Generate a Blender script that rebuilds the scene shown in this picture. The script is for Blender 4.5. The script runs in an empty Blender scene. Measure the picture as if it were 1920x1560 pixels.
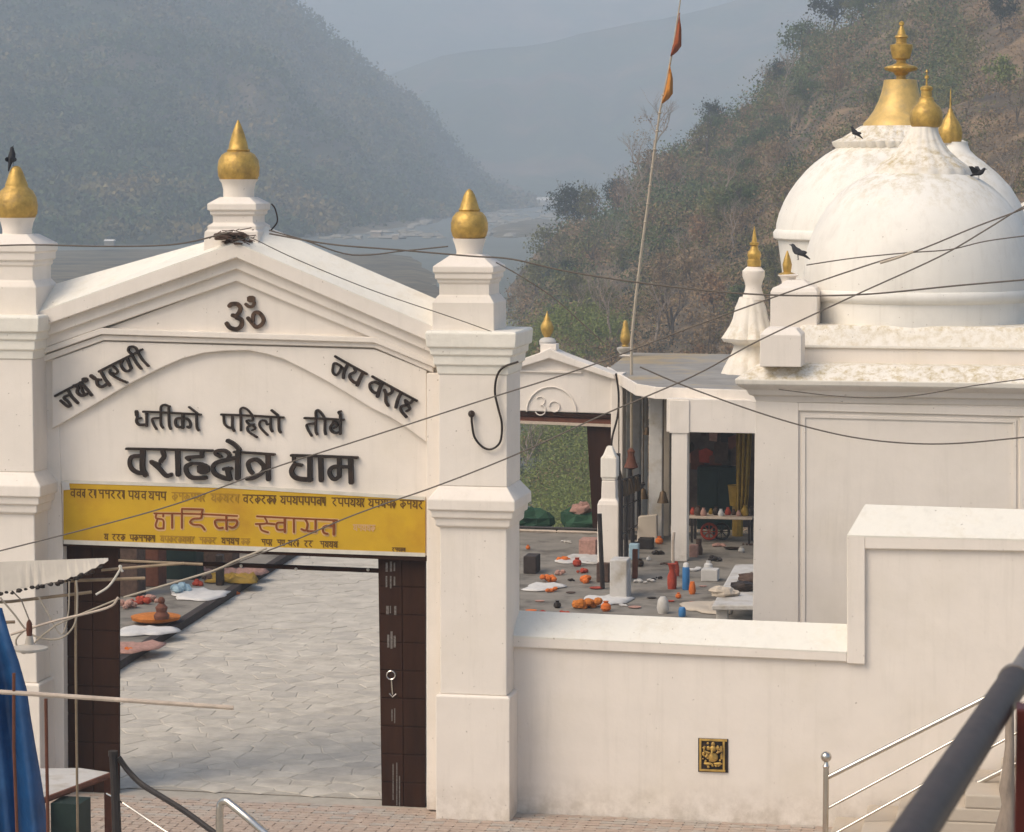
import bpy, math, random
import numpy as np
from mathutils import Vector, Matrix, noise

random.seed(7)
sc = bpy.context.scene
COL = sc.collection
V = Vector

# ------------------------------------------------------------------ camera, world, sun, exposure
TH = math.radians(11.0)
FPX = 5200.0
HC = 8.07
ALPHA = math.atan(460 / FPX)
SN, CS = math.sin(TH), math.cos(TH)
CAM = V((34.4 * SN, -34.4 * CS, HC))
FH = V((-SN, CS, 0)); RT = V((CS, SN, 0)); ZZ = V((0, 0, 1))
FW = FH * math.cos(ALPHA) - ZZ * math.sin(ALPHA)
UP = FH * math.sin(ALPHA) + ZZ * math.cos(ALPHA)

cam_d = bpy.data.cameras.new('camera')
cam = bpy.data.objects.new('camera', cam_d)
COL.objects.link(cam)
cam_d.sensor_width = 36
cam_d.lens = FPX / 1920 * 36
cam_d.clip_start = 0.1
cam_d.clip_end = 30000
m3 = Matrix((RT, UP, -FW)).transposed()
cam.matrix_world = Matrix.Translation(CAM) @ m3.to_4x4()
cam_d.dof.use_dof = True
cam_d.dof.focus_distance = 36
cam_d.dof.aperture_fstop = 14
sc.camera = cam

SUN_DIR = V((-0.62, -0.62, 0.95)).normalized()      # towards the sun
world = bpy.data.worlds.new('World')
sc.world = world
world.use_nodes = True
wn = world.node_tree
bg = wn.nodes['Background']
sky = wn.nodes.new('ShaderNodeTexSky')
sky.sky_type = 'NISHITA'
sky.sun_disc = False
sky.sun_elevation = math.asin(SUN_DIR.z)
sky.sun_rotation = math.atan2(SUN_DIR.x, SUN_DIR.y)
sky.dust_density = 4.0
sky.air_density = 1.2
wn.links.new(sky.outputs[0], bg.inputs[0])
bg.inputs[1].default_value = 0.15
sun_d = bpy.data.lights.new('sun', 'SUN')
sun_d.energy = 1.9
sun_d.angle = math.radians(38)
sun_d.color = (1.0, 0.86, 0.68)
sun = bpy.data.objects.new('sun', sun_d)
COL.objects.link(sun)
sun.rotation_euler = SUN_DIR.to_track_quat('Z', 'Y').to_euler()
sun.location = (0, 0, 60)
sc.view_settings.view_transform = 'Standard'
sc.view_settings.look = 'None'
sc.view_settings.gamma = 1
sc.view_settings.use_curve_mapping = False
sc.view_settings.exposure = 0.10
sc.cycles.use_denoising = True
sc.cycles.max_bounces = 6
sc.cycles.volume_bounces = 2
sc.cycles.transparent_max_bounces = 8

# ------------------------------------------------------------------ measuring helpers
def ray(px, py):
    return FW + RT * ((px - 960) / FPX) - UP * ((py - 780) / FPX)
def W(px, py, Y=0.0):
    d = ray(px, py); t = (Y - CAM.y) / d.y
    return CAM + d * t
def G(px, py, z=0.0):
    d = ray(px, py); t = (z - CAM.z) / d.z
    return CAM + d * t
def PD(px, py, D):
    d = ray(px, py); t = D / d.dot(FH)
    return CAM + d * t
def SCL(px, py, Y):                     # metres per photo pixel on the plane Y
    return W(px + 1, py, Y).x - W(px, py, Y).x

# ------------------------------------------------------------------ materials
MATS = {}
def nodes_of(m):
    m.use_nodes = True
    return m.node_tree, m.node_tree.nodes['Principled BSDF']
def mat(name, col, rough=0.8, metal=0.0, var=0.12, scale=6.0, bump=0.0, bscale=40.0,
        col2=None, c2scale=2.0, c2lo=0.5, c2hi=0.7, stain=None, stain_lo=0.42, stain_hi=0.62,
        sscale=5.0, sstretch=None, nlo=.25, nhi=.75, streak=0, stretch=None, spec=0.3, detail=6):
    m = bpy.data.materials.new(name)
    nt, b = nodes_of(m)
    N, L = nt.nodes, nt.links
    tc = N.new('ShaderNodeTexCoord')
    geo = N.new('ShaderNodeNewGeometry')
    src = geo.outputs['Position']
    mp = N.new('ShaderNodeMapping')
    L.new(src, mp.inputs[0])
    if stretch: mp.inputs['Scale'].default_value = stretch
    vec = mp.outputs[0]
    n1 = N.new('ShaderNodeTexNoise'); n1.inputs['Scale'].default_value = scale; n1.inputs['Detail'].default_value = detail
    n1.inputs['Roughness'].default_value = 0.65
    L.new(vec, n1.inputs['Vector'])
    mr = N.new('ShaderNodeMapRange')
    mr.inputs[1].default_value = 0.3; mr.inputs[2].default_value = 0.7
    mr.inputs[3].default_value = 1 - var; mr.inputs[4].default_value = 1 + var * 0.6
    L.new(n1.outputs[0], mr.inputs[0])
    base = N.new('ShaderNodeRGB'); base.outputs[0].default_value = (*col, 1)
    cur = base.outputs[0]
    if col2:
        n2 = N.new('ShaderNodeTexNoise'); n2.inputs['Scale'].default_value = c2scale; n2.inputs['Detail'].default_value = 8
        n2.inputs['Roughness'].default_value = 0.6
        L.new(vec, n2.inputs['Vector'])
        r2 = N.new('ShaderNodeMapRange'); r2.inputs[1].default_value = c2lo; r2.inputs[2].default_value = c2hi
        L.new(n2.outputs[0], r2.inputs[0])
        mx = N.new('ShaderNodeMix'); mx.data_type = 'RGBA'
        L.new(r2.outputs[0], mx.inputs[0]); L.new(cur, mx.inputs[6]); mx.inputs[7].default_value = (*col2, 1)
        cur = mx.outputs[2]
    if stain:                            # moss and dirt that settles on ledges
        sx = N.new('ShaderNodeSeparateXYZ'); L.new(geo.outputs['Normal'], sx.inputs[0])
        r3 = N.new('ShaderNodeMapRange'); r3.inputs[1].default_value = nlo; r3.inputs[2].default_value = nhi
        L.new(sx.outputs[2], r3.inputs[0])
        n3 = N.new('ShaderNodeTexNoise'); n3.inputs['Scale'].default_value = sscale; n3.inputs['Detail'].default_value = 10
        n3.inputs['Roughness'].default_value = 0.75
        if sstretch:
            mp3 = N.new('ShaderNodeMapping'); L.new(src, mp3.inputs[0]); mp3.inputs['Scale'].default_value = sstretch
            L.new(mp3.outputs[0], n3.inputs['Vector'])
        else: L.new(vec, n3.inputs['Vector'])
        r4 = N.new('ShaderNodeMapRange'); r4.inputs[1].default_value = stain_lo; r4.inputs[2].default_value = stain_hi
        L.new(n3.outputs[0], r4.inputs[0])
        mu = N.new('ShaderNodeMath'); mu.operation = 'MULTIPLY'
        L.new(r3.outputs[0], mu.inputs[0]); L.new(r4.outputs[0], mu.inputs[1])
        mx = N.new('ShaderNodeMix'); mx.data_type = 'RGBA'
        L.new(mu.outputs[0], mx.inputs[0]); L.new(cur, mx.inputs[6]); mx.inputs[7].default_value = (*stain, 1)
        cur = mx.outputs[2]
    if streak:                           # rain streaks, splashed dirt at the foot, hairline cracks
        mp5 = N.new('ShaderNodeMapping'); L.new(src, mp5.inputs[0]); mp5.inputs['Scale'].default_value = (7, 7, .45)
        n5 = N.new('ShaderNodeTexNoise'); n5.inputs['Scale'].default_value = 1.0; n5.inputs['Detail'].default_value = 7; n5.inputs['Roughness'].default_value = .7
        L.new(mp5.outputs[0], n5.inputs['Vector'])
        r5 = N.new('ShaderNodeMapRange'); r5.inputs[1].default_value = .52; r5.inputs[2].default_value = .78; r5.inputs[4].default_value = streak
        L.new(n5.outputs[0], r5.inputs[0])
        mx = N.new('ShaderNodeMix'); mx.data_type = 'RGBA'
        L.new(r5.outputs[0], mx.inputs[0]); L.new(cur, mx.inputs[6]); mx.inputs[7].default_value = (.50, .45, .37, 1); cur = mx.outputs[2]
        sp5 = N.new('ShaderNodeSeparateXYZ'); L.new(src, sp5.inputs[0])
        n6 = N.new('ShaderNodeTexNoise'); n6.inputs['Scale'].default_value = 4; n6.inputs['Detail'].default_value = 8; n6.inputs['Roughness'].default_value = .7
        L.new(src, n6.inputs['Vector'])
        r6 = N.new('ShaderNodeMapRange'); r6.inputs[1].default_value = .55; r6.inputs[2].default_value = 0.0
        L.new(sp5.outputs[2], r6.inputs[0])
        r7 = N.new('ShaderNodeMapRange'); r7.inputs[1].default_value = .40; r7.inputs[2].default_value = .62; r7.inputs[4].default_value = .6
        L.new(n6.outputs[0], r7.inputs[0])
        m7 = N.new('ShaderNodeMath'); m7.operation = 'MULTIPLY'; L.new(r6.outputs[0], m7.inputs[0]); L.new(r7.outputs[0], m7.inputs[1])
        mx = N.new('ShaderNodeMix'); mx.data_type = 'RGBA'
        L.new(m7.outputs[0], mx.inputs[0]); L.new(cur, mx.inputs[6]); mx.inputs[7].default_value = (.42, .35, .27, 1); cur = mx.outputs[2]
        n8 = N.new('ShaderNodeTexNoise'); n8.inputs['Scale'].default_value = 22; n8.inputs['Detail'].default_value = 2
        L.new(src, n8.inputs['Vector'])
        r8 = N.new('ShaderNodeMapRange'); r8.inputs[1].default_value = .735; r8.inputs[2].default_value = .76; r8.inputs[4].default_value = .7
        L.new(n8.outputs[0], r8.inputs[0])
        mx = N.new('ShaderNodeMix'); mx.data_type = 'RGBA'
        L.new(r8.outputs[0], mx.inputs[0]); L.new(cur, mx.inputs[6]); mx.inputs[7].default_value = (.33, .27, .21, 1); cur = mx.outputs[2]
    vm = N.new('ShaderNodeVectorMath'); vm.operation = 'SCALE'
    L.new(cur, vm.inputs[0]); L.new(mr.outputs[0], vm.inputs['Scale'])
    L.new(vm.outputs[0], b.inputs['Base Color'])
    b.inputs['Roughness'].default_value = rough
    b.inputs['Metallic'].default_value = metal
    b.inputs['Specular IOR Level'].default_value = spec
    if bump:
        n4 = N.new('ShaderNodeTexNoise'); n4.inputs['Scale'].default_value = bscale; n4.inputs['Detail'].default_value = 5
        L.new(vec, n4.inputs['Vector'])
        bp = N.new('ShaderNodeBump'); bp.inputs['Strength'].default_value = 1.0; bp.inputs['Distance'].default_value = bump
        L.new(n4.outputs[0], bp.inputs['Height']); L.new(bp.outputs[0], b.inputs['Normal'])
    MATS[name] = m
    return m

PL = mat('plaster', (0.80, 0.73, 0.65), 0.75, streak=.24, var=0.05, scale=1.6, bump=0.004, bscale=9,
         col2=(0.75, 0.68, 0.585), c2scale=0.9, c2lo=0.5, c2hi=0.75, stain=(0.60, 0.52, 0.38), stain_lo=0.58, stain_hi=0.8, sscale=4)
PLS = mat('stained_plaster', (0.80, 0.75, 0.665), 0.8, streak=.4, var=0.06, scale=3, bump=0.003, bscale=7,
          stain=(0.50, 0.40, 0.22), stain_lo=0.45, stain_hi=0.64, sscale=9)
PLC = mat('coping_plaster', (0.82, 0.78, 0.69), 0.8, streak=.25, var=0.05, scale=3, bump=0.008, bscale=10,
          stain=(0.62, 0.55, 0.42), stain_lo=0.50, stain_hi=0.9, sscale=3)
PLD = mat('dome_plaster', (0.82, 0.785, 0.715), 0.7, streak=.3, sstretch=(1,1,.3), nlo=.50, nhi=.95, var=0.05, scale=1.5, bump=0.003, bscale=8,
          col2=(0.72, 0.69, 0.63), c2scale=1.3, c2lo=0.48, c2hi=0.75, stain=(0.52, 0.44, 0.28), stain_lo=0.47, stain_hi=0.66, sscale=6)
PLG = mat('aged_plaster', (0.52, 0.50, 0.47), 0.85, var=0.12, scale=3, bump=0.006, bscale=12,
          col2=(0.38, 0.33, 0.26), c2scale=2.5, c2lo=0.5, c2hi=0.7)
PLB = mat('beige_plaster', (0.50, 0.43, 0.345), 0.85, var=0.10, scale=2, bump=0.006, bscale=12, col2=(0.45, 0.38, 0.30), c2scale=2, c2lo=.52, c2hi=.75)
GOLD = mat('gold_paint', (0.54, 0.345, 0.085), 0.48, metal=0.45, var=0.3, scale=9, bump=0.012, bscale=14,
           col2=(0.36, 0.23, 0.08), c2scale=6, c2lo=0.52, c2hi=0.72, spec=0.5)
GOLDP = mat('pale_gold_paint', (0.62, 0.42, 0.14), 0.5, metal=0.3, var=0.18, scale=8, bump=0.004, bscale=18,
            col2=(0.5, 0.36, 0.16), c2scale=5, c2lo=0.5, c2hi=0.7, spec=0.5)
BLK = mat('black_metal', (0.022, 0.014, 0.010), 0.5, var=0.3, scale=14, col2=(0.05, 0.028, 0.018), c2scale=5)
BRZ = mat('bronze_metal', (0.11, 0.065, 0.04), 0.5, metal=0.3, var=0.3, scale=10, col2=(0.03, 0.018, 0.012), c2scale=4, c2lo=.45, c2hi=.6)
WOODD = mat('dark_wood', (0.036, 0.015, 0.008), 0.7, spec=0.12, var=0.35, scale=5, stretch=(1, 1, 0.2), bump=0.002, bscale=20)
YEL = mat('yellow_banner', (0.56, 0.34, 0.016), 0.6, var=0.08, scale=2, col2=(0.46, 0.25, 0.015), c2scale=1.2)
WHT = mat('white_edge', (0.62, 0.58, 0.50), 0.7)
PRB = mat('brown_print', (0.21, 0.055, 0.010), 0.7)
PRP = mat('pink_print', (0.60, 0.37, 0.17), 0.7)
PRK = mat('dark_print', (0.13, 0.065, 0.012), 0.7)
PRF = mat('faded_print', (0.36, 0.20, 0.02), 0.7)
STONE = mat('flagstone', (0.49, 0.445, 0.375), 0.85, var=0.18, scale=2.6, bump=0.012, bscale=7, col2=(0.56, 0.51, 0.43), c2scale=1.5, c2lo=.45, c2hi=.62)
STONE2 = mat('flagstone_pale', (0.55, 0.50, 0.42), 0.85, var=0.16, scale=2.5, bump=0.012, bscale=7, col2=(0.45, 0.405, 0.34), c2scale=1.6, c2lo=.45, c2hi=.6)
STONE3 = mat('flagstone_grey', (0.46, 0.42, 0.36), 0.85, var=0.2, scale=2.5, bump=0.012, bscale=7)
MORT = mat('mortar', (0.41, 0.37, 0.31), 0.95, var=0.15, scale=4, bump=0.01, bscale=15)
CONC = mat('concrete', (0.24, 0.215, 0.18), 0.9, var=0.25, scale=1.6, bump=0.01, bscale=8, col2=(0.12, 0.105, 0.085), c2scale=1.2, c2lo=.5, c2hi=.65)
PAVE = mat('paver_red', (0.44, 0.345, 0.28), 0.9, var=0.15, scale=6, col2=(0.43, 0.37, 0.31), c2scale=3)
PAVE2 = mat('paver_grey', (0.42, 0.37, 0.32), 0.9, var=0.2, scale=6)
RISER = mat('riser_shade_dark', (0.05, 0.038, 0.034), 0.9, var=0.3, scale=4)  # shade of the platform riser put into the colour; a dark box shares it
STEEL = mat('steel', (0.62, 0.58, 0.52), 0.22, metal=1.0, var=0.05)
GREYP = mat('grey_pipe_paint', (0.20, 0.18, 0.165), 0.6, var=.2, scale=30)
PIPE = mat('pipe_paint', (0.058, 0.041, 0.034), 0.5, var=0.3, scale=22, spec=0.25, bump=.0006, bscale=90)
REDP = mat('red_paint', (0.075, 0.012, 0.008), 0.45, var=0.2)
IRON = mat('iron', (0.03, 0.024, 0.022), 0.5, var=0.3)
RUST = mat('rust', (0.14, 0.05, 0.028), 0.7, var=0.3, scale=8)
BAMB = mat('bamboo', (0.34, 0.25, 0.16), 0.6, var=0.25, scale=9)
POLEW = mat('pale_pole', (0.55, 0.45, 0.36), 0.5, var=0.2, scale=9)
TARP = mat('blue_tarp', (0.012, 0.07, 0.20), 0.45, var=0.3, scale=3, bump=0.03, bscale=3, spec=0.5, col2=(0.03, 0.12, 0.28), c2scale=1.5)
SHEET = mat('roof_sheet', (0.50, 0.45, 0.38), 0.6, var=0.12, scale=4)
CABLE = mat('cable', (0.13, 0.11, 0.09), 0.7)
ROPE = mat('rope', (0.42, 0.36, 0.28), 0.8)
ORNG = mat('orange_cloth', (0.52, 0.17, 0.03), 0.9, var=0.3, scale=10)
REDC = mat('red_cloth', (0.36, 0.055, 0.03), 0.9, var=0.3, scale=10)
SAFF = mat('saffron_cloth', (0.60, 0.15, 0.03), 0.9, var=0.25, scale=12)
YELC = mat('yellow_cloth', (0.32, 0.20, 0.03), 0.8, var=0.3, scale=6)
WHTC = mat('white_cloth', (0.60, 0.58, 0.55), 0.9, var=0.1, scale=8)
PNKC = mat('pink_cloth', (0.42, 0.24, 0.19), 0.9, var=0.3, scale=14)
BLUC = mat('pale_blue_plastic', (0.32, 0.45, 0.52), 0.6, var=0.15, scale=8)
BLUE = mat('blue_plastic', (0.05, 0.19, 0.42), 0.4, var=0.1)
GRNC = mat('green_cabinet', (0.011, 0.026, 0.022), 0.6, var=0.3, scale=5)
GRN2 = mat('green_cloth', (0.03, 0.085, 0.045), 0.8, var=0.3, scale=8)
BRNC = mat('brown_things', (0.09, 0.055, 0.04), 0.8, var=0.4, scale=12)
FEATH = mat('feather', (0.018, 0.018, 0.022), 0.6, var=0.3, scale=30)
FEATG = mat('grey_feather', (0.06, 0.06, 0.065), 0.7, var=0.3, scale=30)
BARK = mat('bark', (0.10, 0.08, 0.062), 0.9, var=0.3, scale=10)
BARKP = mat('pale_bark', (0.30, 0.24, 0.19), 0.9, var=0.3, scale=10, bump=0.02, bscale=14, stretch=(1, 1, .35))
def leaf(name, c, v=0.35):  # raised v paints light and dark between clumps into the leaf colour
    m = mat(name, c, 0.8, var=v, scale=1.3)
    return m
LG = leaf('leaf_green', (0.085, 0.120, 0.036), .5)
LGD = leaf('leaf_dark_green', (0.036, 0.048, 0.026), .5)
LGB = leaf('leaf_bright_green', (0.17, 0.20, 0.045))
LBR = leaf('leaf_dry_brown', (0.245, 0.165, 0.085), .5)
LOL = leaf('leaf_olive', (0.150, 0.145, 0.045), .5)
LOR = leaf('leaf_rust', (0.27, 0.16, 0.08))
SOIL = mat('hill_soil', (0.095, 0.072, 0.045), 0.95, var=0.4, scale=0.35, col2=(0.23, 0.155, 0.085), c2scale=0.09, c2lo=.45, c2hi=.6, bump=0.25, bscale=0.8, detail=10)
FARM = mat('far_forest_ground', (0.045, 0.058, 0.024), 0.95, var=0.5, scale=0.03, col2=(0.12, 0.085, 0.05), c2scale=0.012, c2lo=.45, c2hi=.6, bump=2.0, bscale=0.08, detail=10)
LFAR = mat('far_leaf', (0.046, 0.070, 0.022), 0.9, var=0.8, scale=0.16, detail=3, col2=(0.19, 0.135, 0.05), c2scale=0.016, c2lo=.47, c2hi=.64)
ROCK = mat('river_rock', (0.25, 0.235, 0.205), 0.9, var=0.35, scale=0.4)
SAND = mat('river_sand', (0.15, 0.125, 0.08), 0.95, var=0.6, scale=0.15, col2=(0.06, 0.058, 0.038), c2scale=0.05)
WATER = mat('river_water', (0.125, 0.13, 0.10), 0.55, var=0.25, scale=0.03, bump=0.15, bscale=0.6, spec=0.5, stretch=(1, .35, 1))

# ------------------------------------------------------------------ mesh helpers
class MB:
    def __init__(s): s.v = []; s.f = []; s.mi = []; s.cur = 0
    def add(s, vs, fs):
        o = len(s.v); s.v += [tuple(p) for p in vs]
        for f in fs: s.f.append([i + o for i in f]); s.mi.append(s.cur)
    def box(s, x0, x1, y0, y1, z0, z1):
        s.add([(x0,y0,z0),(x1,y0,z0),(x1,y1,z0),(x0,y1,z0),(x0,y0,z1),(x1,y0,z1),(x1,y1,z1),(x0,y1,z1)],
              [(0,3,2,1),(4,5,6,7),(0,1,5,4),(1,2,6,5),(2,3,7,6),(3,0,4,7)])
        return s
    def slab(s, pts, y0, y1):            # pts: list of (x, z), front at y0, back at y1
        n = len(pts)
        a = sum(pts[i][0]*pts[(i+1)%n][1] - pts[(i+1)%n][0]*pts[i][1] for i in range(n))
        if a < 0: pts = pts[::-1]
        s.add([(x, y0, z) for x, z in pts] + [(x, y1, z) for x, z in pts],
              [tuple(range(n)), tuple(range(2*n-1, n-1, -1))] + [(i+n, (i+1) % n + n, (i+1) % n, i) for i in range(n)])
        return s
    def pslab(s, pp, y0, y1):            # photo pixels measured on the plane y0
        return s.slab([(W(a, b, y0).x, W(a, b, y0).z) for a, b in pp], y0, y1)
    def hslab(s, pts, z0, z1):           # horizontal slab, pts (x,y)
        n = len(pts)
        a = sum(pts[i][0]*pts[(i+1)%n][1] - pts[(i+1)%n][0]*pts[i][1] for i in range(n))
        if a < 0: pts = pts[::-1]
        s.add([(x, y, z0) for x, y in pts] + [(x, y, z1) for x, y in pts],
              [tuple(range(n-1, -1, -1)), tuple(range(n, 2*n))] + [(i, (i+1) % n, (i+1) % n + n, i+n) for i in range(n)])
        return s
    def lathe(s, cx, cy, prof, seg=32, flute=None, sq=1.0):
        rings = len(prof); vs = []
        for k, (z, r) in enumerate(prof):
            for i in range(seg):
                a = 2*math.pi*i/seg
                rr = r * (1 + (flute(k, a) if flute else 0))
                vs.append((cx + rr*math.cos(a), cy + rr*math.sin(a)*sq, z))
        fs = []
        for k in range(rings-1):
            for i in range(seg):
                j = (i+1) % seg
                fs.append((k*seg+i, k*seg+j, (k+1)*seg+j, (k+1)*seg+i))
        fs.append(tuple(range(seg-1, -1, -1))); fs.append(tuple(range((rings-1)*seg, rings*seg)))
        if prof[0][0] > prof[-1][0]: fs = [f[::-1] for f in fs]
        s.add(vs, fs); return s
    def sq(s, cx, cy, prof):             # square lathe
        vs = []
        for z, h in prof: vs += [(cx-h,cy-h,z),(cx+h,cy-h,z),(cx+h,cy+h,z),(cx-h,cy+h,z)]
        fs = []
        for k in range(len(prof)-1):
            for i in range(4):
                j = (i+1) % 4; fs.append((k*4+i, k*4+j, (k+1)*4+j, (k+1)*4+i))
        n = len(prof)-1
        fs.append((3,2,1,0)); fs.append((n*4,n*4+1,n*4+2,n*4+3))
        if prof[0][0] > prof[-1][0]: fs = [f[::-1] for f in fs]
        s.add(vs, fs); return s
    def tube(s, pts, r, seg=8, cap=True):
        pts = [V(p) for p in pts]; n = len(pts)
        rs = r if isinstance(r, (list, tuple)) else [r]*n
        vs = []; prev = None
        for k, p in enumerate(pts):
            t = (pts[min(k+1, n-1)] - pts[max(k-1, 0)]).normalized()
            if prev is None:
                u = t.cross(ZZ if abs(t.z) < 0.9 else V((1,0,0))).normalized()
            else:
                u = (prev - t*prev.dot(t)).normalized()
            prev = u; w = t.cross(u)
            for i in range(seg):
                a = 2*math.pi*i/seg
                vs.append(p + (u*math.cos(a) + w*math.sin(a))*rs[k])
        fs = []
        for k in range(n-1):
            for i in range(seg):
                j = (i+1) % seg; fs.append((k*seg+i, k*seg+j, (k+1)*seg+j, (k+1)*seg+i))
        if cap: fs.append(tuple(range(seg-1,-1,-1))); fs.append(tuple(range((n-1)*seg, n*seg)))
        s.add(vs, fs); return s
    def ball(s, c, r, seg=12, rings=8, squash=(1,1,1), jit=0):
        vs = [(c[0], c[1], c[2]-r*squash[2])]
        for k in range(1, rings):
            ph = -math.pi/2 + math.pi*k/rings
            for i in range(seg):
                a = 2*math.pi*i/seg
                q = 1 + random.uniform(-jit, jit)
                vs.append((c[0]+r*q*squash[0]*math.cos(ph)*math.cos(a), c[1]+r*q*squash[1]*math.cos(ph)*math.sin(a), c[2]+r*q*squash[2]*math.sin(ph)))
        vs.append((c[0], c[1], c[2]+r*squash[2]))
        fs = [(0, 1+(i+1) % seg, 1+i) for i in range(seg)]
        for k in range(rings-2):
            for i in range(seg):
                j = (i+1) % seg
                fs.append((1+k*seg+i, 1+k*seg+j, 1+(k+1)*seg+j, 1+(k+1)*seg+i))
        t = len(vs)-1; b0 = 1+(rings-2)*seg
        fs += [(b0+i, b0+(i+1) % seg, t) for i in range(seg)]
        s.add(vs, fs); return s
    def mesh(s, name, origin=(0,0,0)):
        me = bpy.data.meshes.new(name)
        o = origin
        me.from_pydata([(x-o[0], y-o[1], z-o[2]) for x, y, z in s.v], [], s.f)
        return me
    def build(s, name, m, parent=None, smooth=False, bevel=0.0, angle=40):
        o = V((0,0,0))
        p = parent
        while p is not None: o += p.location; p = p.parent
        if parent is None and s.v:
            a = np.array(s.v); loc = V(((a[:,0].min()+a[:,0].max())/2, (a[:,1].min()+a[:,1].max())/2, a[:,2].min()))
        else: loc = V((0,0,0))
        me = s.mesh(name, o + loc)
        ms = m if isinstance(m, list) else [m]
        for q in ms: me.materials.append(q)
        if len(ms) > 1: me.polygons.foreach_set('material_index', s.mi)
        if smooth:
            me.polygons.foreach_set('use_smooth', [True]*len(me.polygons))
            me.update()
            try: me.set_sharp_from_angle(angle=math.radians(angle))
            except Exception: pass
        ob = bpy.data.objects.new(name, me)
        COL.objects.link(ob)
        ob.location = loc
        if parent is not None: ob.parent = parent
        if bevel:
            b = ob.modifiers.new('bevel', 'BEVEL'); b.width = bevel; b.segments = 2; b.limit_method = 'ANGLE'; b.angle_limit = math.radians(35)
        return ob

def tag(o, label=None, cat=None, group=None, kind=None):
    if label: o['label'] = label
    if cat: o['category'] = cat
    if group: o['group'] = group
    if kind: o['kind'] = kind
    return o
def thing(name, label, cat, loc=(0,0,0), group=None):
    o = bpy.data.objects.new(name, None); COL.objects.link(o); o.location = V(loc)
    o.empty_display_size = 0.2
    return tag(o, label, cat, group)

def smoothline(pts, n=5):
    if len(pts) < 3: return [tuple(p) for p in pts]
    out = []
    P = [V(p) for p in pts]
    P = [P[0]*2-P[1]] + P + [P[-1]*2-P[-2]]
    for i in range(1, len(P)-2):
        for k in range(n):
            t = k/n
            out.append(0.5*((2*P[i]) + (-P[i-1]+P[i+1])*t + (2*P[i-1]-5*P[i]+4*P[i+1]-P[i+2])*t*t + (-P[i-1]+3*P[i]-3*P[i+1]+P[i+2])*t**3))
    out.append(P[-2])
    return out

# ------------------------------------------------------------------ haze (closed box of even air)
def box_obj(name, u0, u1, d0, d1, z0, z1, m):
    mb = MB(); b = [CAM + RT*u + FH*d for u, d in ((u0,d0),(u1,d0),(u1,d1),(u0,d1))]
    mb.add([(p.x,p.y,z0) for p in b] + [(p.x,p.y,z1) for p in b], [(0,3,2,1),(4,5,6,7),(0,1,5,4),(1,2,6,5),(2,3,7,6),(3,0,4,7)])
    return mb.build(name, m)
hm = bpy.data.materials.new('haze_air'); hm.use_nodes = True
nt = hm.node_tree; nt.nodes.remove(nt.nodes['Principled BSDF'])
pv = nt.nodes.new('ShaderNodeVolumePrincipled')
pv.inputs['Density'].default_value = 0.0006
pv.inputs['Color'].default_value = (0.75, 0.87, 1.0, 1)
pv.inputs['Anisotropy'].default_value = 0.0
nt.links.new(pv.outputs[0], nt.nodes['Material Output'].inputs['Volume'])
tag(box_obj('haze', -3600, 3600, -400, 5200, -16, 292, hm), 'thin bluish haze hanging over the whole river valley', None, None, 'stuff')

# ------------------------------------------------------------------ terrain
RIV = -12.0
def interp(x, pts):
    if x <= pts[0][0]: return pts[0][1]
    for (a, b), (c, d) in zip(pts, pts[1:]):
        if x <= c: return b + (d-b)*(x-a)/(c-a)
    return pts[-1][1]
def hillpos(px, t, sil, foot, ridge, amp, nsc):
    """a point on a slope: t=0 foot, t=1 ridge, t>1 falling off behind"""
    f = interp(px, foot); R = interp(px, ridge)
    zr = PD(px, interp(px, sil), R).z
    d = f + (R-f)*t
    e = t**1.15 if t <= 1 else 1 - (t-1)*1.2
    p = CAM + FH*d + RT*((px-960)/FPX*d*1.0)
    z = (RIV-1) + (zr-RIV+1)*e
    gul = -abs(noise.noise(V((px*.011, t*.9, amp))))*amp*1.6*math.sin(math.pi*min(max(t,0),1)) if amp > 5 else 0
    nz = gul + noise.fractal(V((p.x, p.y, 0))*nsc, 0.8, 2.0, 5)*amp*min(1, t*3)*(0.25 if 0.9 < t < 1.1 else 1)
    return V((p.x, p.y, max(z+nz, RIV-1.5)))
def hill(name, label, sil, foot, ridge, px0, px1, nx, ntt, amp, nsc, m):
    vs = []; fs = []
    ts = [i/ntt*1.4 for i in range(ntt+1)]
    for i in range(nx+1):
        px = px0 + (px1-px0)*i/nx
        for t in ts: vs.append(hillpos(px, t, sil, foot, ridge, amp, nsc))
    n = ntt+1
    for i in range(nx):
        for j in range(ntt): fs.append((i*n+j, (i+1)*n+j, (i+1)*n+j+1, i*n+j+1))
    mb = MB(); mb.add(vs, fs)
    o = mb.build(name, m, smooth=True, angle=180)
    return tag(o, label, None, None, 'structure')

RS = ([(700,690),(900,660),(930,650),(970,585),(1000,525),(1040,470),(1070,425),(1130,418),(1195,400),(1208,325),(1250,305),(1300,282),(1350,250),(1410,218),(1440,165),(1500,125),(1530,75),(1600,35),(1700,-30),(1920,-150),(2600,-350)],
      [(700,120),(1200,104),(2600,95)], [(700,400),(1000,430),(1500,470),(2600,460)], 4.0, 0.03)
LS = ([(-1500,-300),(0,-170),(300,-110),(450,-50),(560,15),(640,85),(700,140),(800,215),(850,275),(900,333),(950,365),(985,386),(1010,392)],
      [(-1500,640),(300,750),(480,770),(620,860),(750,1030),(850,1200),(985,1500),(1010,1560)], [(-1500,1300),(300,1450),(985,1640),(1010,1700)], 14.0, 0.012)
M1 = ([(-2500,-60),(300,-60),(540,-30),(590,40),(650,115),(720,190),(800,270),(880,340),(960,376),(1000,380)], [(-2500,1500),(1000,1740)], [(-2500,1900),(1000,1900)], 16.0, 0.006)
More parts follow.
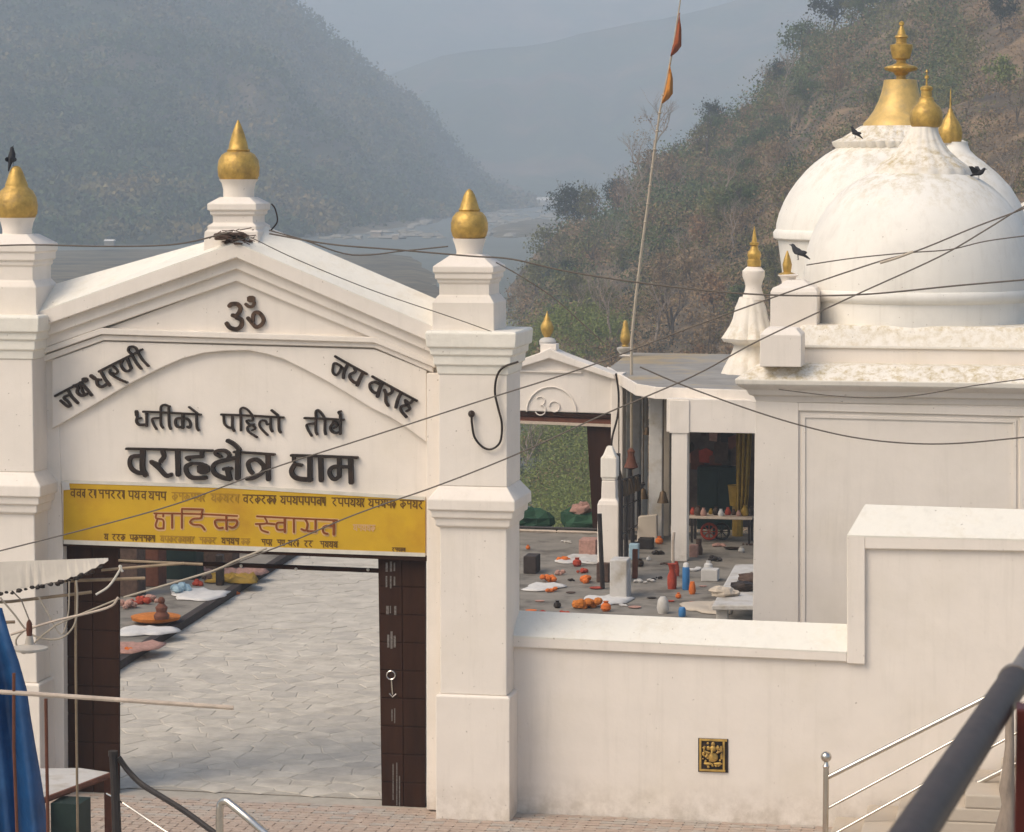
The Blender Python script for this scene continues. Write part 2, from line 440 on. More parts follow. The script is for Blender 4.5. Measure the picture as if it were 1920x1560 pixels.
M2 = ([(-600,200),(500,190),(700,150),(850,90),(1000,70),(1250,30),(1500,-40),(1900,-60),(4000,-80)], [(-600,1800),(4000,1700)], [(-600,2350),(4000,2300)], 22.0, 0.004)
M3 = ([(-3500,-60),(400,-70),(1100,-50),(1500,-60),(5000,-60)], [(-3500,2400),(5000,2400)], [(-3500,3100),(5000,3100)], 25.0, 0.0025)
hill('right_hillside', 'steep dry brown hillside rising behind the temple domes', *RS[:3], 700, 2600, 150, 60, RS[3], RS[4], SOIL)
hill('left_hillside', 'dark forested hillside sloping down to the river on the left', *LS[:3], -1500, 1010, 160, 50, LS[3], LS[4], FARM)
hill('far_ridge', 'pale hazy ridge falling to the river behind the left hillside', *M1[:3], -2500, 1000, 90, 30, M1[3], M1[4], FARM)
hill('far_ridge_right', 'broad hazy blue ridge filling the valley behind the river', *M2[:3], -600, 4000, 90, 30, M2[3], M2[4], FARM)
hill('far_mountain', 'faint blue mountain closing the end of the valley', *M3[:3], -3500, 5000, 120, 30, M3[3], M3[4], FARM)
# valley floor and river
def sheet(name, label, u0, u1, d0, d1, z, m):
    mb = MB(); b = [CAM + RT*u + FH*d for u, d in ((u0,d0),(u1,d0),(u1,d1),(u0,d1))]
    mb.add([(p.x,p.y,z) for p in b], [(0,1,2,3)])
    return tag(mb.build(name, m), label, None, None, 'structure')
sheet('valley_ground', 'valley floor under the river', -3400, 3400, -380, 5100, RIV-1.2, SAND)
sheet('river', 'grey green river running between the two hillsides', -900, 900, 70, 4900, RIV, WATER)
# gravel bank at the foot of the left hill and bars in the river
def bank(name, label, pts, z, m, amp=0.4, n=3):
    mb = MB(); q = [G(a, b, RIV) for a, b in pts]
    c = sum(q, V())/len(q)
    rim = []
    for i in range(len(q)):
        for k in range(n):
            p = q[i].lerp(q[(i+1) % len(q)], k/n)
            p = p + (p-c)*random.uniform(-.06, .06)
            rim.append(p)
    nn = len(rim)
    vs = [(p.x, p.y, RIV-0.5) for p in rim] + [(c.x+(p.x-c.x)*.82, c.y+(p.y-c.y)*.82, RIV+z+random.uniform(-amp,amp)*.4) for p in rim] + [(c.x, c.y, RIV+z)]
    fs = [(i, (i+1)%nn, (i+1)%nn+nn, i+nn) for i in range(nn)] + [(i+nn, (i+1)%nn+nn, 2*nn) for i in range(nn)]
    mb.add(vs, fs)
    return tag(mb.build(name, m, smooth=True), label, None, None, 'structure')
bank('gravel_bank', 'grey gravel bank along the foot of the left hillside', [(-300,470),(200,462),(500,452),(700,440),(790,425),(880,405),(960,390),(985,384),(940,382),(800,392),(600,400),(200,405),(-300,410)], 1.2, SAND)
bank('gravel_bar', 'pale rocky bar in the middle of the river', [(915,447),(960,449),(1010,444),(1050,430),(1060,415),(1010,412),(950,420),(915,430)], 0.8, SAND)
bank('near_gravel_bank', 'grey stony near bank of the river', [(-200,472),(150,466),(420,462),(560,466),(640,478),(740,474),(800,484),(850,510),(870,560),(800,640),(500,680),(-200,700)], 0.7, SAND)
# river rocks: small boulders, uncountable
mb = MB()
for zone, nR, r0, r1 in (([(905,1050),(395,446)], 170, 0.6, 2.2), ([(560,830),(402,450)], 110, .6, 2.4), ([(980,1060),(378,390)], 12, 3, 6), ([(120,860),(470,560)], 120, .25, .9)):
    for _ in range(nR):
        px = random.uniform(*zone[0]); py = random.uniform(*zone[1])
        p = G(px, py, RIV)
        r = random.uniform(r0, r1)*random.uniform(.5, 1)
        mb.ball((p.x, p.y, RIV+r*.15), r, 6, 4, (random.uniform(1,2.4), random.uniform(.8,1.4), random.uniform(.35,.6)), 0.2)
tag(mb.build('river_rocks', ROCK), 'pale boulders scattered along the river banks', None, None, 'stuff')

hutm = mat('hut_roof', (0.38, 0.33, 0.28), .8, var=.2)
for i, (px, py, w_, lb) in enumerate(((560,436,7,'low tan shed on the far river bank right of the middle gold pot'),(706,440,10,'pale tan roofed shed on the far river bank'),(742,444,6,'small shed beside the tan roofed one on the far bank'),(985,379,12,'white tent on the gravel at the far bend of the river'),(1022,383,16,'long white shed at the far bend of the river'),(206,456,9,'long white roof behind the left pillar across the river'))):
    p = G(px, py, RIV+.8); k_ = (p-CAM).length/FPX; w2 = w_*k_; h2 = w2*.45
    t = thing('river_hut', lb, 'hut', (p.x, p.y, RIV))
    mb = MB(); mb.box(p.x-w2, p.x+w2, p.y-w2*.6, p.y+w2*.6, RIV, RIV+h2+.8); mb.build('wall', hutm if i not in (3,4,5) else ROCK, t)
    mb = MB(); z0_ = RIV+h2+.8
    mb.add([(p.x-w2*1.1,p.y-w2*.8,z0_),(p.x+w2*1.1,p.y-w2*.8,z0_),(p.x+w2*1.1,p.y,z0_+w2*.35),(p.x-w2*1.1,p.y,z0_+w2*.35),(p.x-w2*1.1,p.y+w2*.8,z0_),(p.x+w2*1.1,p.y+w2*.8,z0_)],[(0,1,2,3),(3,2,5,4),(0,3,4),(1,5,2),(0,4,5,1)])
    mb.build('roof', WHTC if i in (3,4,5) else hutm, t)

# ------------------------------------------------------------------ vegetation
def leafmesh(name, pts, size, m, nrm_up=0.3):
    """one small quad per point"""
    n = len(pts)
    P = np.array(pts, dtype=np.float64)
    rng = np.random.default_rng(len(pts)+7)
    a = rng.normal(size=(n,3)); a /= np.linalg.norm(a, axis=1)[:,None]
    b = rng.normal(size=(n,3)); b -= a*np.sum(a*b,axis=1)[:,None]; b /= np.linalg.norm(b, axis=1)[:,None]
    s = np.asarray(size).reshape(-1,1)*rng.uniform(.5,1.3,size=(n,1)) if not np.isscalar(size) else size*rng.uniform(.5,1.3,size=(n,1))
    a *= s; b *= s*rng.uniform(.4,.9,size=(n,1))
    vs = np.stack([P-a-b*.6, P+a*.2-b, P+a+b*.5, P-a*.3+b], axis=1).reshape(-1,3)
    me = bpy.data.meshes.new(name)
    me.vertices.add(4*n); me.vertices.foreach_set('co', vs.ravel())
    me.loops.add(4*n); me.loops.foreach_set('vertex_index', np.arange(4*n))
    me.polygons.add(n); me.polygons.foreach_set('loop_start', np.arange(n)*4)
    me.update(); me.validate()
    for q in (m if isinstance(m, list) else [m]): me.materials.append(q)
    return me
def crownpts(R, H, z0, nclump, nleaf, spread=0.33):
    out = []
    for _ in range(nclump):
        a = random.uniform(0, 2*math.pi); rr = R*math.sqrt(random.random()); zz = random.random()
        w = math.sin(math.pi*min(1, zz*.8+.15))
        c = V((rr*w*math.cos(a), rr*w*math.sin(a), z0+H*zz))
        s = R*spread*random.uniform(.5, 1.2)
        for _ in range(nleaf):
            out.append((c.x+random.gauss(0,s), c.y+random.gauss(0,s), c.z+random.gauss(0,s*.7)))
    return out
def branches(mb, base, d, L, r, depth):
    end = base + d*L
    mid = base.lerp(end, .5) + V((random.uniform(-1,1), random.uniform(-1,1), random.uniform(-.5,.5)))*L*.08
    mb.tube([base, mid, end], [r, r*.8, r*.6], 5 if depth > 1 else 3, cap=False)
    if depth <= 0: return
    for k in range(random.choice((2,3,3))):
        nd = (d + V((random.uniform(-1,1), random.uniform(-1,1), random.uniform(-.2,.7)))*.75).normalized()
        st = base.lerp(end, random.uniform(.5,1))
        branches(mb, st, nd, L*random.uniform(.55,.8), r*.55, depth-1)
TREES = {}
def tree_proto(key, leafm, R, H, trunk, nclump, nleaf, size, barkm=None, depth=3):
    mb = MB(); branches(mb, V((0,0,-0.6)), V((random.uniform(-.1,.1),0,1)).normalized(), trunk+.6, max(.10, R*.055) if depth < 5 else .17, depth)
    tm = mb.mesh('trunk'); tm.materials.append(barkm or BARK)
    cm = leafmesh('crown', crownpts(R, H, trunk*.75, nclump, int(nleaf*1.9), .27), size*.72, leafm) if nclump else None
    TREES[key] = (tm, cm)
tree_proto('green', LG, 2.2, 3.0, 2.6, 26, 34, .20)
tree_proto('dark', LGD, 2.5, 3.6, 2.4, 34, 36, .21)
tree_proto('olive', LOL, 2.0, 2.6, 2.4, 20, 30, .19)
tree_proto('brown', LBR, 2.2, 2.8, 2.6, 20, 26, .18)
tree_proto('rust', LOR, 1.8, 2.2, 2.2, 16, 26, .18)
tree_proto('bright', LGB, 1.8, 2.4, 1.6, 24, 34, .17)
tree_proto('bare', LBR, 2.0, 3.6, 3.0, 8, 14, .13, BARKP, 5)
tree_proto('bare_dark', LBR, 2.0, 3.0, 2.8, 5, 12, .13, BARK, 5)
TL = {'green': 'mid green leafy tree', 'dark': 'dark green dense tree', 'olive': 'olive half dry tree', 'brown': 'brown dry leaved tree',
      'rust': 'rust coloured tree', 'bright': 'fresh green bushy tree', 'bare': 'pale leafless tree', 'bare_dark': 'dark leafless tree'}
def put_tree(key, p, s, label, group=None, name='hillside_tree'):
    t = thing(name, label, 'tree', p, group)
    t.scale = (s, s, s*random.uniform(.85, 1.2)); t.rotation_euler = (0, 0, random.uniform(0, 6.28))
    for nm, me in zip(('trunk', 'crown'), TREES[key]):
        if me is None: continue
        o = bpy.data.objects.new(nm, me); COL.objects.link(o); o.parent = t
    return t
def rpos(px, py_or_t, by_t=True):
    return hillpos(px, py_or_t, *RS[:3], RS[3], RS[4])
# named trees first
NT = [('dark', 1560, .99, 1.7, 'tall dark green tree on the skyline nearest the top edge left of the gold spire'),
      ('dark', 1610, .97, 1.8, 'big dark green tree at the top edge straight above the largest dome'),
      ('dark', 1800, .93, 1.7, 'dark spreading tree above and right of the tallest gold spire'),
      ('green', 1500, 1.0, 1.6, 'green tree on the skyline slope just left of the tallest gold spire'),
      ('bare', 1222, 1.0, 1.7, 'tall pale feathery leafless tree standing alone beside the flag line'),
      ('dark', 1155, 1.0, 1.1, 'small dark green tree at the end of the spur left of the flag line'),
      ('rust', 1165, .97, 1.2, 'orange brown tree left of the flag line, the most orange on the hill'),
      ('dark', 1068, 1.0, 1.3, 'dark green tree at the left tip of the spur above the river'),
      ('olive', 1100, .99, 1.3, 'olive tree beside the left tip of the spur'),
      ('olive', 1020, .98, 1.3, 'olive bushy tree lowest on the spur at the water edge'),
      ('bare_dark', 1255, .35, 1.1, 'dark leafless tree standing in the scrub behind the pavilion roof'),
      ('bright', 1870, .55, 1.1, 'fresh green tree right of the tallest gold spire on bare soil')]
for k, px, t, s, lb in NT: put_tree(k, rpos(px, t), s, lb)
keys = ['green','dark','olive','brown','rust','bare','bare_dark']
cnt = 0
rnd = random.Random(3)
for i in range(200):
    px = rnd.uniform(945, 2050); t = rnd.uniform(.2, 1.0)
    if px > 1520 and t < .9 and rnd.random() < .62: continue
    if px < 1250: w = [2,2,5,5,1,6,4]
    elif px < 1560: w = [5,4,5,4,1,3,2] if t > .6 else [1,1,4,6,2,6,5]
    else: w = [3,3,4,5,1,4,4]
    k = rnd.choices(keys, w)[0]
    sc_ = rnd.uniform(.7, 1.35)*(.45+.55*t)
    where = 'near the skyline' if t > .85 else ('on the middle slope' if t > .55 else 'low on the slope')
    side = 'above the river spur' if px < 1080 else 'beside the flag line' if px < 1260 else 'above the pavilion roof' if px < 1450 else 'left behind the large dome' if px < 1600 else 'behind the gold spires' if px < 1800 else 'at the right edge'
    put_tree(k, rpos(px, t), sc_, f'{TL[k]} {where}, {side}', f'{TL[k]}s {where}, {side}')
# scrub of the right hillside: uncountable bushes
def scrub(name, label, n, pxr, tr, m, size, R, nleaf, dens=None, H=RS):
    pts = []; szs = []
    rr = random.Random(hash(name) % 1000 if False else len(name)*31+n)
    for _ in range(n):
        px = rr.uniform(*pxr); t = rr.uniform(*tr)
        if dens and not dens(px, t, rr): continue
        c = hillpos(px, t, *H[:3], H[3], H[4])
        q = (c-CAM).length/260
        s = R*rr.uniform(.4, 1.3)*q
        for _ in range(int(nleaf*1.7)):
            pts.append((c.x+rr.gauss(0,s), c.y+rr.gauss(0,s), c.z+abs(rr.gauss(0,s*.9)))); szs.append(size*q*.74)
    o = bpy.data.objects.new(name, leafmesh(name, pts, np.array(szs), m)); COL.objects.link(o)
    return tag(o, label, None, None, 'stuff')
def patch(ch, lo):
    return lambda px, t, rr: bare(px, t, rr) and noise.noise(V((px*.011, t*7, ch))) + rr.uniform(-.12,.12) > lo
bare = lambda px, t, rr: not (px > 1470 and noise.noise(V((px*.006, t*5, 3))) > .02 and rr.random() < .7)
scrub('brown_scrub', 'dry brown scrub covering the right hillside', 12000, (900,2100), (.02,1.0), LBR, .15, .65, 26, patch(1, -.12))
scrub('olive_scrub', 'olive scrub covering the right hillside', 8500, (900,2100), (.05,1.0), LOL, .15, .75, 28, patch(5, 0))
scrub('green_scrub', 'green bushes along the upper slope of the right hillside', 2200, (1030,1800), (.55,1.02), LG, .16, .95, 36, patch(9, -.05))
scrub('dark_scrub', 'dark undergrowth low on the right hillside', 1800, (950,1500), (.1,.8), LGD, .15, .9, 30, patch(14, .12))
scrub('river_bank_bushes', 'bright green bushes on the bank below the courtyard', 3600, (900,1160), (.0,.45), LGB, .13, .95, 60)
# forest on the left hillside
pts = []
rr = random.Random(11)
for _ in range(15000):
    px = rr.uniform(-250, 1000); t = rr.random()**.8
    c = hillpos(px, t, *LS[:3], LS[3], LS[4])
    s = rr.uniform(1.2, 2.6)
    for _ in range(15): pts.append((c.x+rr.gauss(0,s), c.y+rr.gauss(0,s), c.z+1.5+abs(rr.gauss(0,s*1.1))))
o = bpy.data.objects.new('far_forest', leafmesh('far_forest', pts, .95, LFAR)); COL.objects.link(o)
tag(o, 'dark hazy forest covering the left hillside across the river', None, None, 'stuff')

# ------------------------------------------------------------------ terrace, courtyard floor, plaza
mb = MB()
mb.box(-45, 45, -60, 27.6, RIV-1, -0.03)
tag(mb.build('terrace', CONC), 'raised concrete terrace that carries the courtyard', None, None, 'structure')
mb = MB(); mb.box(-44.9, 44.9, 0.42, 27.55, -0.025, 0.0)
court = tag(mb.build('courtyard_floor', CONC), 'grey courtyard floor behind the gate', None, None, 'structure')
mb = MB(); mb.box(-44.9, 44.9, -59.9, 0.40, -0.025, -0.004)
plaza = tag(mb.build('plaza_floor', MORT), 'plaza in front of the gate', None, None, 'structure')

def voronoi(x0, x1, y0, y1, sx, sy, jit=.38, gap=.012):
    nx = int((x1-x0)/sx); ny = int((y1-y0)/sy)
    S = {}
    for i in range(-2, nx+2):
        for j in range(-2, ny+2):
            S[i,j] = (x0+(i+.5+(j%2)*.5+random.uniform(-jit,jit))*sx, y0+(j+.5+random.uniform(-jit,jit))*sy)
    cells = []
    for j in range(ny):
        for i in range(nx):
            c = S[i,j]
            poly = [(c[0]-sx*1.4,c[1]-sy*1.4),(c[0]+sx*1.4,c[1]-sy*1.4),(c[0]+sx*1.4,c[1]+sy*1.4),(c[0]-sx*1.4,c[1]+sy*1.4)]
            for di in (-2,-1,0,1,2):
                for dj in (-2,-1,0,1,2):
                    if (di or dj) and (i+di, j+dj) in S:
                        q = S[i+di, j+dj]
                        nx_, ny_ = q[0]-c[0], q[1]-c[1]; L = math.hypot(nx_, ny_)
                        nx_ /= L; ny_ /= L; lim = L/2-gap
                        out = []
                        for k in range(len(poly)):
                            a, b = poly[k], poly[(k+1) % len(poly)]
                            da = (a[0]-c[0])*nx_+(a[1]-c[1])*ny_-lim; db = (b[0]-c[0])*nx_+(b[1]-c[1])*ny_-lim
                            if da <= 0: out.append(a)
                            if da*db < 0:
                                t = da/(da-db); out.append((a[0]+(b[0]-a[0])*t, a[1]+(b[1]-a[1])*t))
                        poly = out
                        if len(poly) < 3: break
                if len(poly) < 3: break
            if len(poly) >= 3: cells.append((c, poly))
    return cells
# flagstones seen through the gateway
gx0 = G(215,1500).x-.2; gx1 = G(1000,1050).x
mortar = MB(); q = [G(120,1535), G(815,1535), G(880,1014), G(300,1014)]
mortar.hslab([(max(p.x,-20), min(max(p.y,.43),27.0)) for p in q], 0.0, 0.006)
md = mortar.build('mortar_bed', MORT, court)
cells = voronoi(-10.2, .2, 0.45, 26.8, .46, .40, gap=.003)
def seen(c):
    d = (V((c[0],c[1],0))-CAM); D = d.dot(FH); px = 960+FPX*d.dot(RT)/D
    py = 780 + FPX*(-d.dot(UP))/d.dot(FW)
    return (200 < px < 730 and 1030 < py < 1530), D
near = []; rest = []
for c, poly in cells:
    v, D = seen(c)
    d = V((c[0],c[1],0))-CAM
    if v: near.append((D, c, poly))
    elif 130 < 960+FPX*d.dot(RT)/D < 850: rest.append((D, c, poly))
near.sort(key=lambda q: q[0])
rest += near[296:]; near = near[:296]
rs = random.Random(5)
for D, c, poly in near:
    mb = MB(); h = rs.uniform(.012, .0155)
    n = len(poly)
    cc = (sum(p[0] for p in poly)/n, sum(p[1] for p in poly)/n)
    vs = [(x, y, 0.004) for x, y in poly] + [(x, y, h-.006) for x, y in poly] + [(cc[0]+(x-cc[0])*.93, cc[1]+(y-cc[1])*.93, h+rs.uniform(-.002,.004)) for x, y in poly]
    fs = [(i,(i+1)%n,(i+1)%n+n,i+n) for i in range(n)] + [(i+n,(i+1)%n+n,(i+1)%n+2*n,i+2*n) for i in range(n)] + [tuple(range(2*n,3*n))]
    mb.add(vs, fs)
    mb.build('flagstone', rs.choice([STONE, STONE, STONE2, STONE3]), court)
mb = MB()
for D, c, poly in rest: mb.hslab(poly, 0.004, rs.uniform(.014,.022))
tag(mb.build('flagstones', STONE, court), None, None, None, 'stuff')
# pavers in front of the gate
pv_m = []
for m in (PAVE, PAVE2, PAVE):
    q = MB(); q.hslab([(0,0),(.13,.035),(.26,0),(.29,.07),(.26,.14),(.13,.105),(0,.14),(-.03,.07)], 0, .022)
    me = q.mesh('paver'); me.materials.append(m); pv_m.append(me)
x0 = W(100,1520).x
row = 0; npv = 0
mbp = MB()
y = -0.16
while y > -2.6:
    x = x0 + (row % 2)*.14
    while x < W(1950,1540).x:
        d = V((x,y,0))-CAM; py = 780 + FPX*(-d.dot(UP))/d.dot(FW); px = 960+FPX*d.dot(RT)/d.dot(FH)
        if py < 1575 and not (py > 1560 and npv > 280) and npv < 298:
            o = bpy.data.objects.new('paver', rs.choice(pv_m)); COL.objects.link(o)
            o.parent = plaza; o.location = V((x, y, 0.0+rs.uniform(-.004,.004))) - plaza.location
            o.location.z = -plaza.location.z + rs.uniform(-.008, -.002)
            npv += 1
        else:
            mbp.hslab([(x+a, y+b) for a, b in [(0,0),(.13,.035),(.26,0),(.29,.07),(.26,.14),(.13,.105),(0,.14),(-.03,.07)]], -.003, .018)
        x += .292
    y -= .128; row += 1
tag(mbp.build('pavers', PAVE, plaza), None, None, None, 'stuff')

# ------------------------------------------------------------------ the gateway
gate = thing('gateway', 'white plastered temple gateway with gabled top, gold pots and black raised lettering', 'gateway', (W(450,1500).x, 0.1, 0))
JL, JR = 105, 802        # jambs in photo pixels on the wall plane
ARCH = [(106,799),(145,777),(185,754),(248,717),(306,688),(343,672),(382,662),(422,658),(466,657),(500,664),(530,673),(569,692),(609,713),(653,739),(699,767),(732,783),(758,799),(796,827)]
def poly(name, pp, y0, y1, m=PL, bevel=.012, parent=gate):
    mb = MB(); mb.pslab(pp, y0, y1); return mb.build(name, m, parent, bevel=bevel)
poly('wall', [(60,640),(443,505),(830,660),(830,1046),(100,1014),(60,1010)], 0.0, 0.40, bevel=0)
# spandrel round the arch
poly('arch_panel', [(97,675),(194,640),(702,655),(800,694)] + [(800,829)] + ARCH[::-1] + [(97,804)], -0.07, -0.003)
# horizontal band under the Om field
poly('band_moulding', [(78,668),(190,628),(702,642),(812,688),(812,699),(702,652),(194,638),(78,680)], -0.10, -0.003)
poly('band_moulding', [(190,615),(702,632),(816,678),(816,690),(702,643),(189,627),(72,667),(72,656)], -0.15, -0.003)
# field with the Om sign
poly('gable_field', [(190,620),(443,526),(705,635)], -0.07, -0.003, bevel=0)
# cornice strips
def strip(name, lt, lb, at, ab, rt, rb, y0, y1):
    mb = MB(); mb.pslab([lt, at, rt, rb, ab, lb], y0, y1); return mb.build(name, PL, gate, bevel=.01)
strip('cornice_moulding', (68,634),(68,657),(443,502),(443,527),(822,664),(822,686), -0.14, -0.004)
strip('cornice_moulding', (68,612),(68,637),(443,480),(443,504),(822,644),(822,667), -0.21, -0.005)
strip('cornice_fascia', (68,586),(68,615),(443,456),(443,483),(822,616),(822,648), -0.31, -0.006)
# sloping coping surface
mb = MB()
fl = [W(a,b,-0.31) for a,b in ((68,586),(443,456),(822,616))]
bk = [W(a,b,0.30) for a,b in ((40,550),(432,440),(500,424),(845,572))]
f2 = [fl[0], fl[1]-V((.02,0,-.005)), fl[1]+V((.02,0,-.005)), fl[2]]
vs = f2 + bk + [V((p.x, .42, p.z-.28)) for p in bk] + [V((p.x, -.30, p.z-.10)) for p in f2]
fs = [(0,1,5,4),(1,2,6,5),(2,3,7,6),(4,5,9,8),(5,6,10,9),(6,7,11,10),(12,13,1,0),(13,14,2,1),(14,15,3,2),(8,9,13,12),(9,10,14,13),(10,11,15,14),(0,4,8,12),(3,15,11,7)]
nsub = MB(); nsub.add(vs, fs)
nsub.build('coping', PLC, gate)

def zrow(cx, Yf, prof, k=None):
    s = k or SCL(cx, prof[0][0], Yf)
    return [(W(cx, py, Yf).z, hw*s) for py, hw in prof]
def pillar(cx, off, nm='pillar'):
    s = SCL(cx, 900, -.47); Xc = W(cx, 900, -.47).x; Yc = -.05
    def z(py): return W(cx, py+off(py), -.47).z
    def part(name, prof, m=PL, b=.012):
        mb = MB(); mb.sq(Xc, Yc, [(z(py), hw*s) for py, hw in prof]); return mb.build(name, m, p, bevel=b)
    mb = MB(); mb.sq(Xc, Yc, [(z(1303),63*s),(z(988),63*s)])
    p = mb.build(nm, PL, gate, bevel=.015)
    part('base', [(1545,70),(1306,70),(1303,66)])
    part('band_moulding', [(990,65),(986,70),(972,71),(970,76),(957,77),(955,82),(936,82),(918,68),(912,64)])
    part('shaft', [(912,64),(702,64)])
    part('capital', [(702,66),(686,68),(684,72),(667,73),(665,77),(652,78),(650,83),(624,85),(620,82)], PLC)
    return p, Xc, s
pr, XR, sR = pillar(887, lambda py: 0)
pl_, XL, sL = pillar(2, lambda py: -30 + (py-620)/900*6)
def pedestal(cx, Yf, prof):
    s = SCL(cx, prof[0][0], Yf); h = prof[1][1]*s; Xc = W(cx, 500, Yf).x; Yc = Yf + h
    mb = MB(); mb.sq(Xc, Yc, [(W(cx, py, Yf).z, hw*s) for py, hw in prof])
    mb.build('pedestal', PL, gate, bevel=.01)
    return Xc, Yc, s
def pot(Xc, Yc, cpx, neck, gold, m=GOLD, parent=gate):
    s = SCL(cpx, gold[0][0], Yc)
    mb = MB(); mb.lathe(Xc, Yc, [(W(cpx,py,Yc).z, r*s) for py, r in neck], 32)
    f = mb.build('finial', PL, parent, smooth=True)
    mb = MB(); g2 = gold
    mb.lathe(Xc, Yc, [(W(cpx,py,Yc).z, r*s) for py, r in g2], 40)
    o = mb.build('gold_pot', m, f, smooth=True, angle=50)
    return f
Xa, Ya, _ = pedestal(868, -.40, [(622,58),(568,58),(556,50),(554,47),(533,47),(530,50),(525,50),(523,54),(513,54),(511,57),(500,57),(478,28)])
pot(Xa, Ya, 876, [(480,24),(470,24),(458,27),(447,31)], [(447,27),(443,31),(432,34),(418,34),(407,31),(398,24),(396,19),(393,20),(390,18),(377,14),(365,10),(358,6),(354,1)])
Xa2, Ya2, _ = pedestal(434, -.12, [(470,52),(434,50),(431,46),(424,46),(418,38),(405,38),(402,42),(396,42),(394,46),(382,46),(370,28)])
pot(Xa2, Ya2, 448, [(374,28),(355,28),(343,31),(336,36)], [(336,34),(330,37),(314,38),(300,36),(290,30),(286,24),(284,20),(281,21),(279,18),(268,16),(250,11),(236,6),(225,1)])
Xa3, Ya3, _ = pedestal(12, -.40, [(592,55),(538,55),(528,48),(526,46),(500,46),(497,49),(490,49),(488,53),(474,53),(472,56),(458,56),(440,30)])
pot(Xa3, Ya3, 29, [(442,26),(430,26),(416,29),(408,33)], [(408,32),(400,36),(385,37),(370,35),(358,29),(352,22),(349,20),(346,20),(335,16),(322,12),(314,8),(311,3)])
# dark rotten patch and rubbish at the gable tip
mb = MB()
c = W(438,444,-.30)
for k in range(26):
    p = V((c.x+random.uniform(-.18,.24), -.33+random.uniform(-.02,.25), c.z+random.uniform(-.09,.06)))
    mb.ball(p, random.uniform(.025,.06), 7, 5, (2.0,1,.4), .3)
for k in range(22):
    p = V((c.x+random.uniform(-.2,.26), -.36, c.z+random.uniform(-.05,.09)))
    mb.tube([p, p+V((random.uniform(-.2,.2), random.uniform(-.05,.1), random.uniform(-.1,.06)))], .006, 4)
tag(mb.build('nest_rubbish', BRNC), 'dark clump of rubbish caught on the tip of the gateway gable', 'rubbish')
# jamb strip by the right pillar and lintel underside bars
poly('jamb', [(800,700),(826,700),(826,1520),(800,1518)], -.20, .38, bevel=.01)
poly('jamb', [(60,640),(106,660),(118,1016),(121,1497),(60,1497)], -.02, .38, bevel=.01)
poly('lintel', [(118,1013),(800,1042),(800,1052),(118,1024)], -.02, .38, WOODD, bevel=.004)
# door leaves
def door(x0t, x0b, x1, yt0, yt1, yb0, yb1, y0, nb, label):
    sgn = 1
    mbp = MB(); mbp.pslab([(x0t,yt0),(x1,yt1),(x1,yb1),(x0b,yb0)], y0+.02, y0+.05)
    dr = mbp.build('door', WOODD, gate)
    if label: dr['label'] = label
    rows = 9
    for i in range(rows):
        a = i/rows; b = (i+1)/rows
        def P(u, v):
            xt = x0t+(x1-x0t)*u; xb = x0b+(x1-x0b)*u
            yt = yt0+(yt1-yt0)*u; yb = yb0+(yb1-yb0)*u
            return (xt+(xb-xt)*v, yt+(yb-yt)*v)
        for j in range(nb):
            u0 = j/nb+.006; u1 = (j+1)/nb-.006
            mb = MB(); mb.pslab([P(u0,a+.0015),P(u1,a+.0015),P(u1,b-.0015),P(u0,b-.0015)], y0-.002*((i+j)%2), y0+.018)
            mb.build('panel', WOODD, dr, bevel=.006)
    return dr
dl = door(122, 127, 224, 1020, 1026, 1495, 1499, .12, 2, 'left brown door leaf folded open')
drr = door(709, 716, 798, 1046, 1049, 1518, 1521, .10, 2, 'right brown door leaf with chalk marks and a chain')
CHALK = mat('chalk', (0.17,0.15,0.135), .9, var=.6, scale=60)
# chalk marks and chain on the right leaf
for (xa, xb, ya, yb) in ((723,727,1055,1072),(731,735,1053,1072),(738,741,1055,1071),(723,726,1080,1101),(731,734,1080,1103),(738,741,1081,1098),(724,729,1136,1152),(731,733,1136,1150),(739,743,1136,1153),(726,730,1190,1214),(732,736,1184,1216),(738,742,1192,1214),(734,736,1330,1352),(739,741,1328,1356),(736,738,1432,1500),(743,745,1430,1510),(748,750,1455,1512)):
    mb = MB(); mb.pslab([(xa,ya),(xb,ya),(xb,yb),(xa,yb)], .094, .0955)
    mb.build('chalk_mark', CHALK, drr)
mb = MB()
ring = [W(733+8*math.cos(a), 1266+8*math.sin(a), .085) for a in [i*math.pi/6 for i in range(13)]]
mb.tube(ring, .009, 6, cap=False)
mb.tube([W(734,1274,.085), W(735,1290,.085), W(736,1302,.085)], .009, 6)
mb.tube([W(730,1300,.085), W(736,1307,.085), W(743,1301,.085)], .009, 6)
mb.build('chain', STEEL, drr)
# bar with bulbs below the lintel
mb = MB(); mb.tube([W(222,1052,.3), W(460,1060,.3), W(712,1070,.3)], .03, 8)
mb.build('cross_bar', WOODD, gate)
mb = MB()
for a, b in ((452,1061),(555,1067),(690,1068)): mb.ball(W(a,b,.27), .022, 8, 6)
mb.build('bulb', WHT, gate)

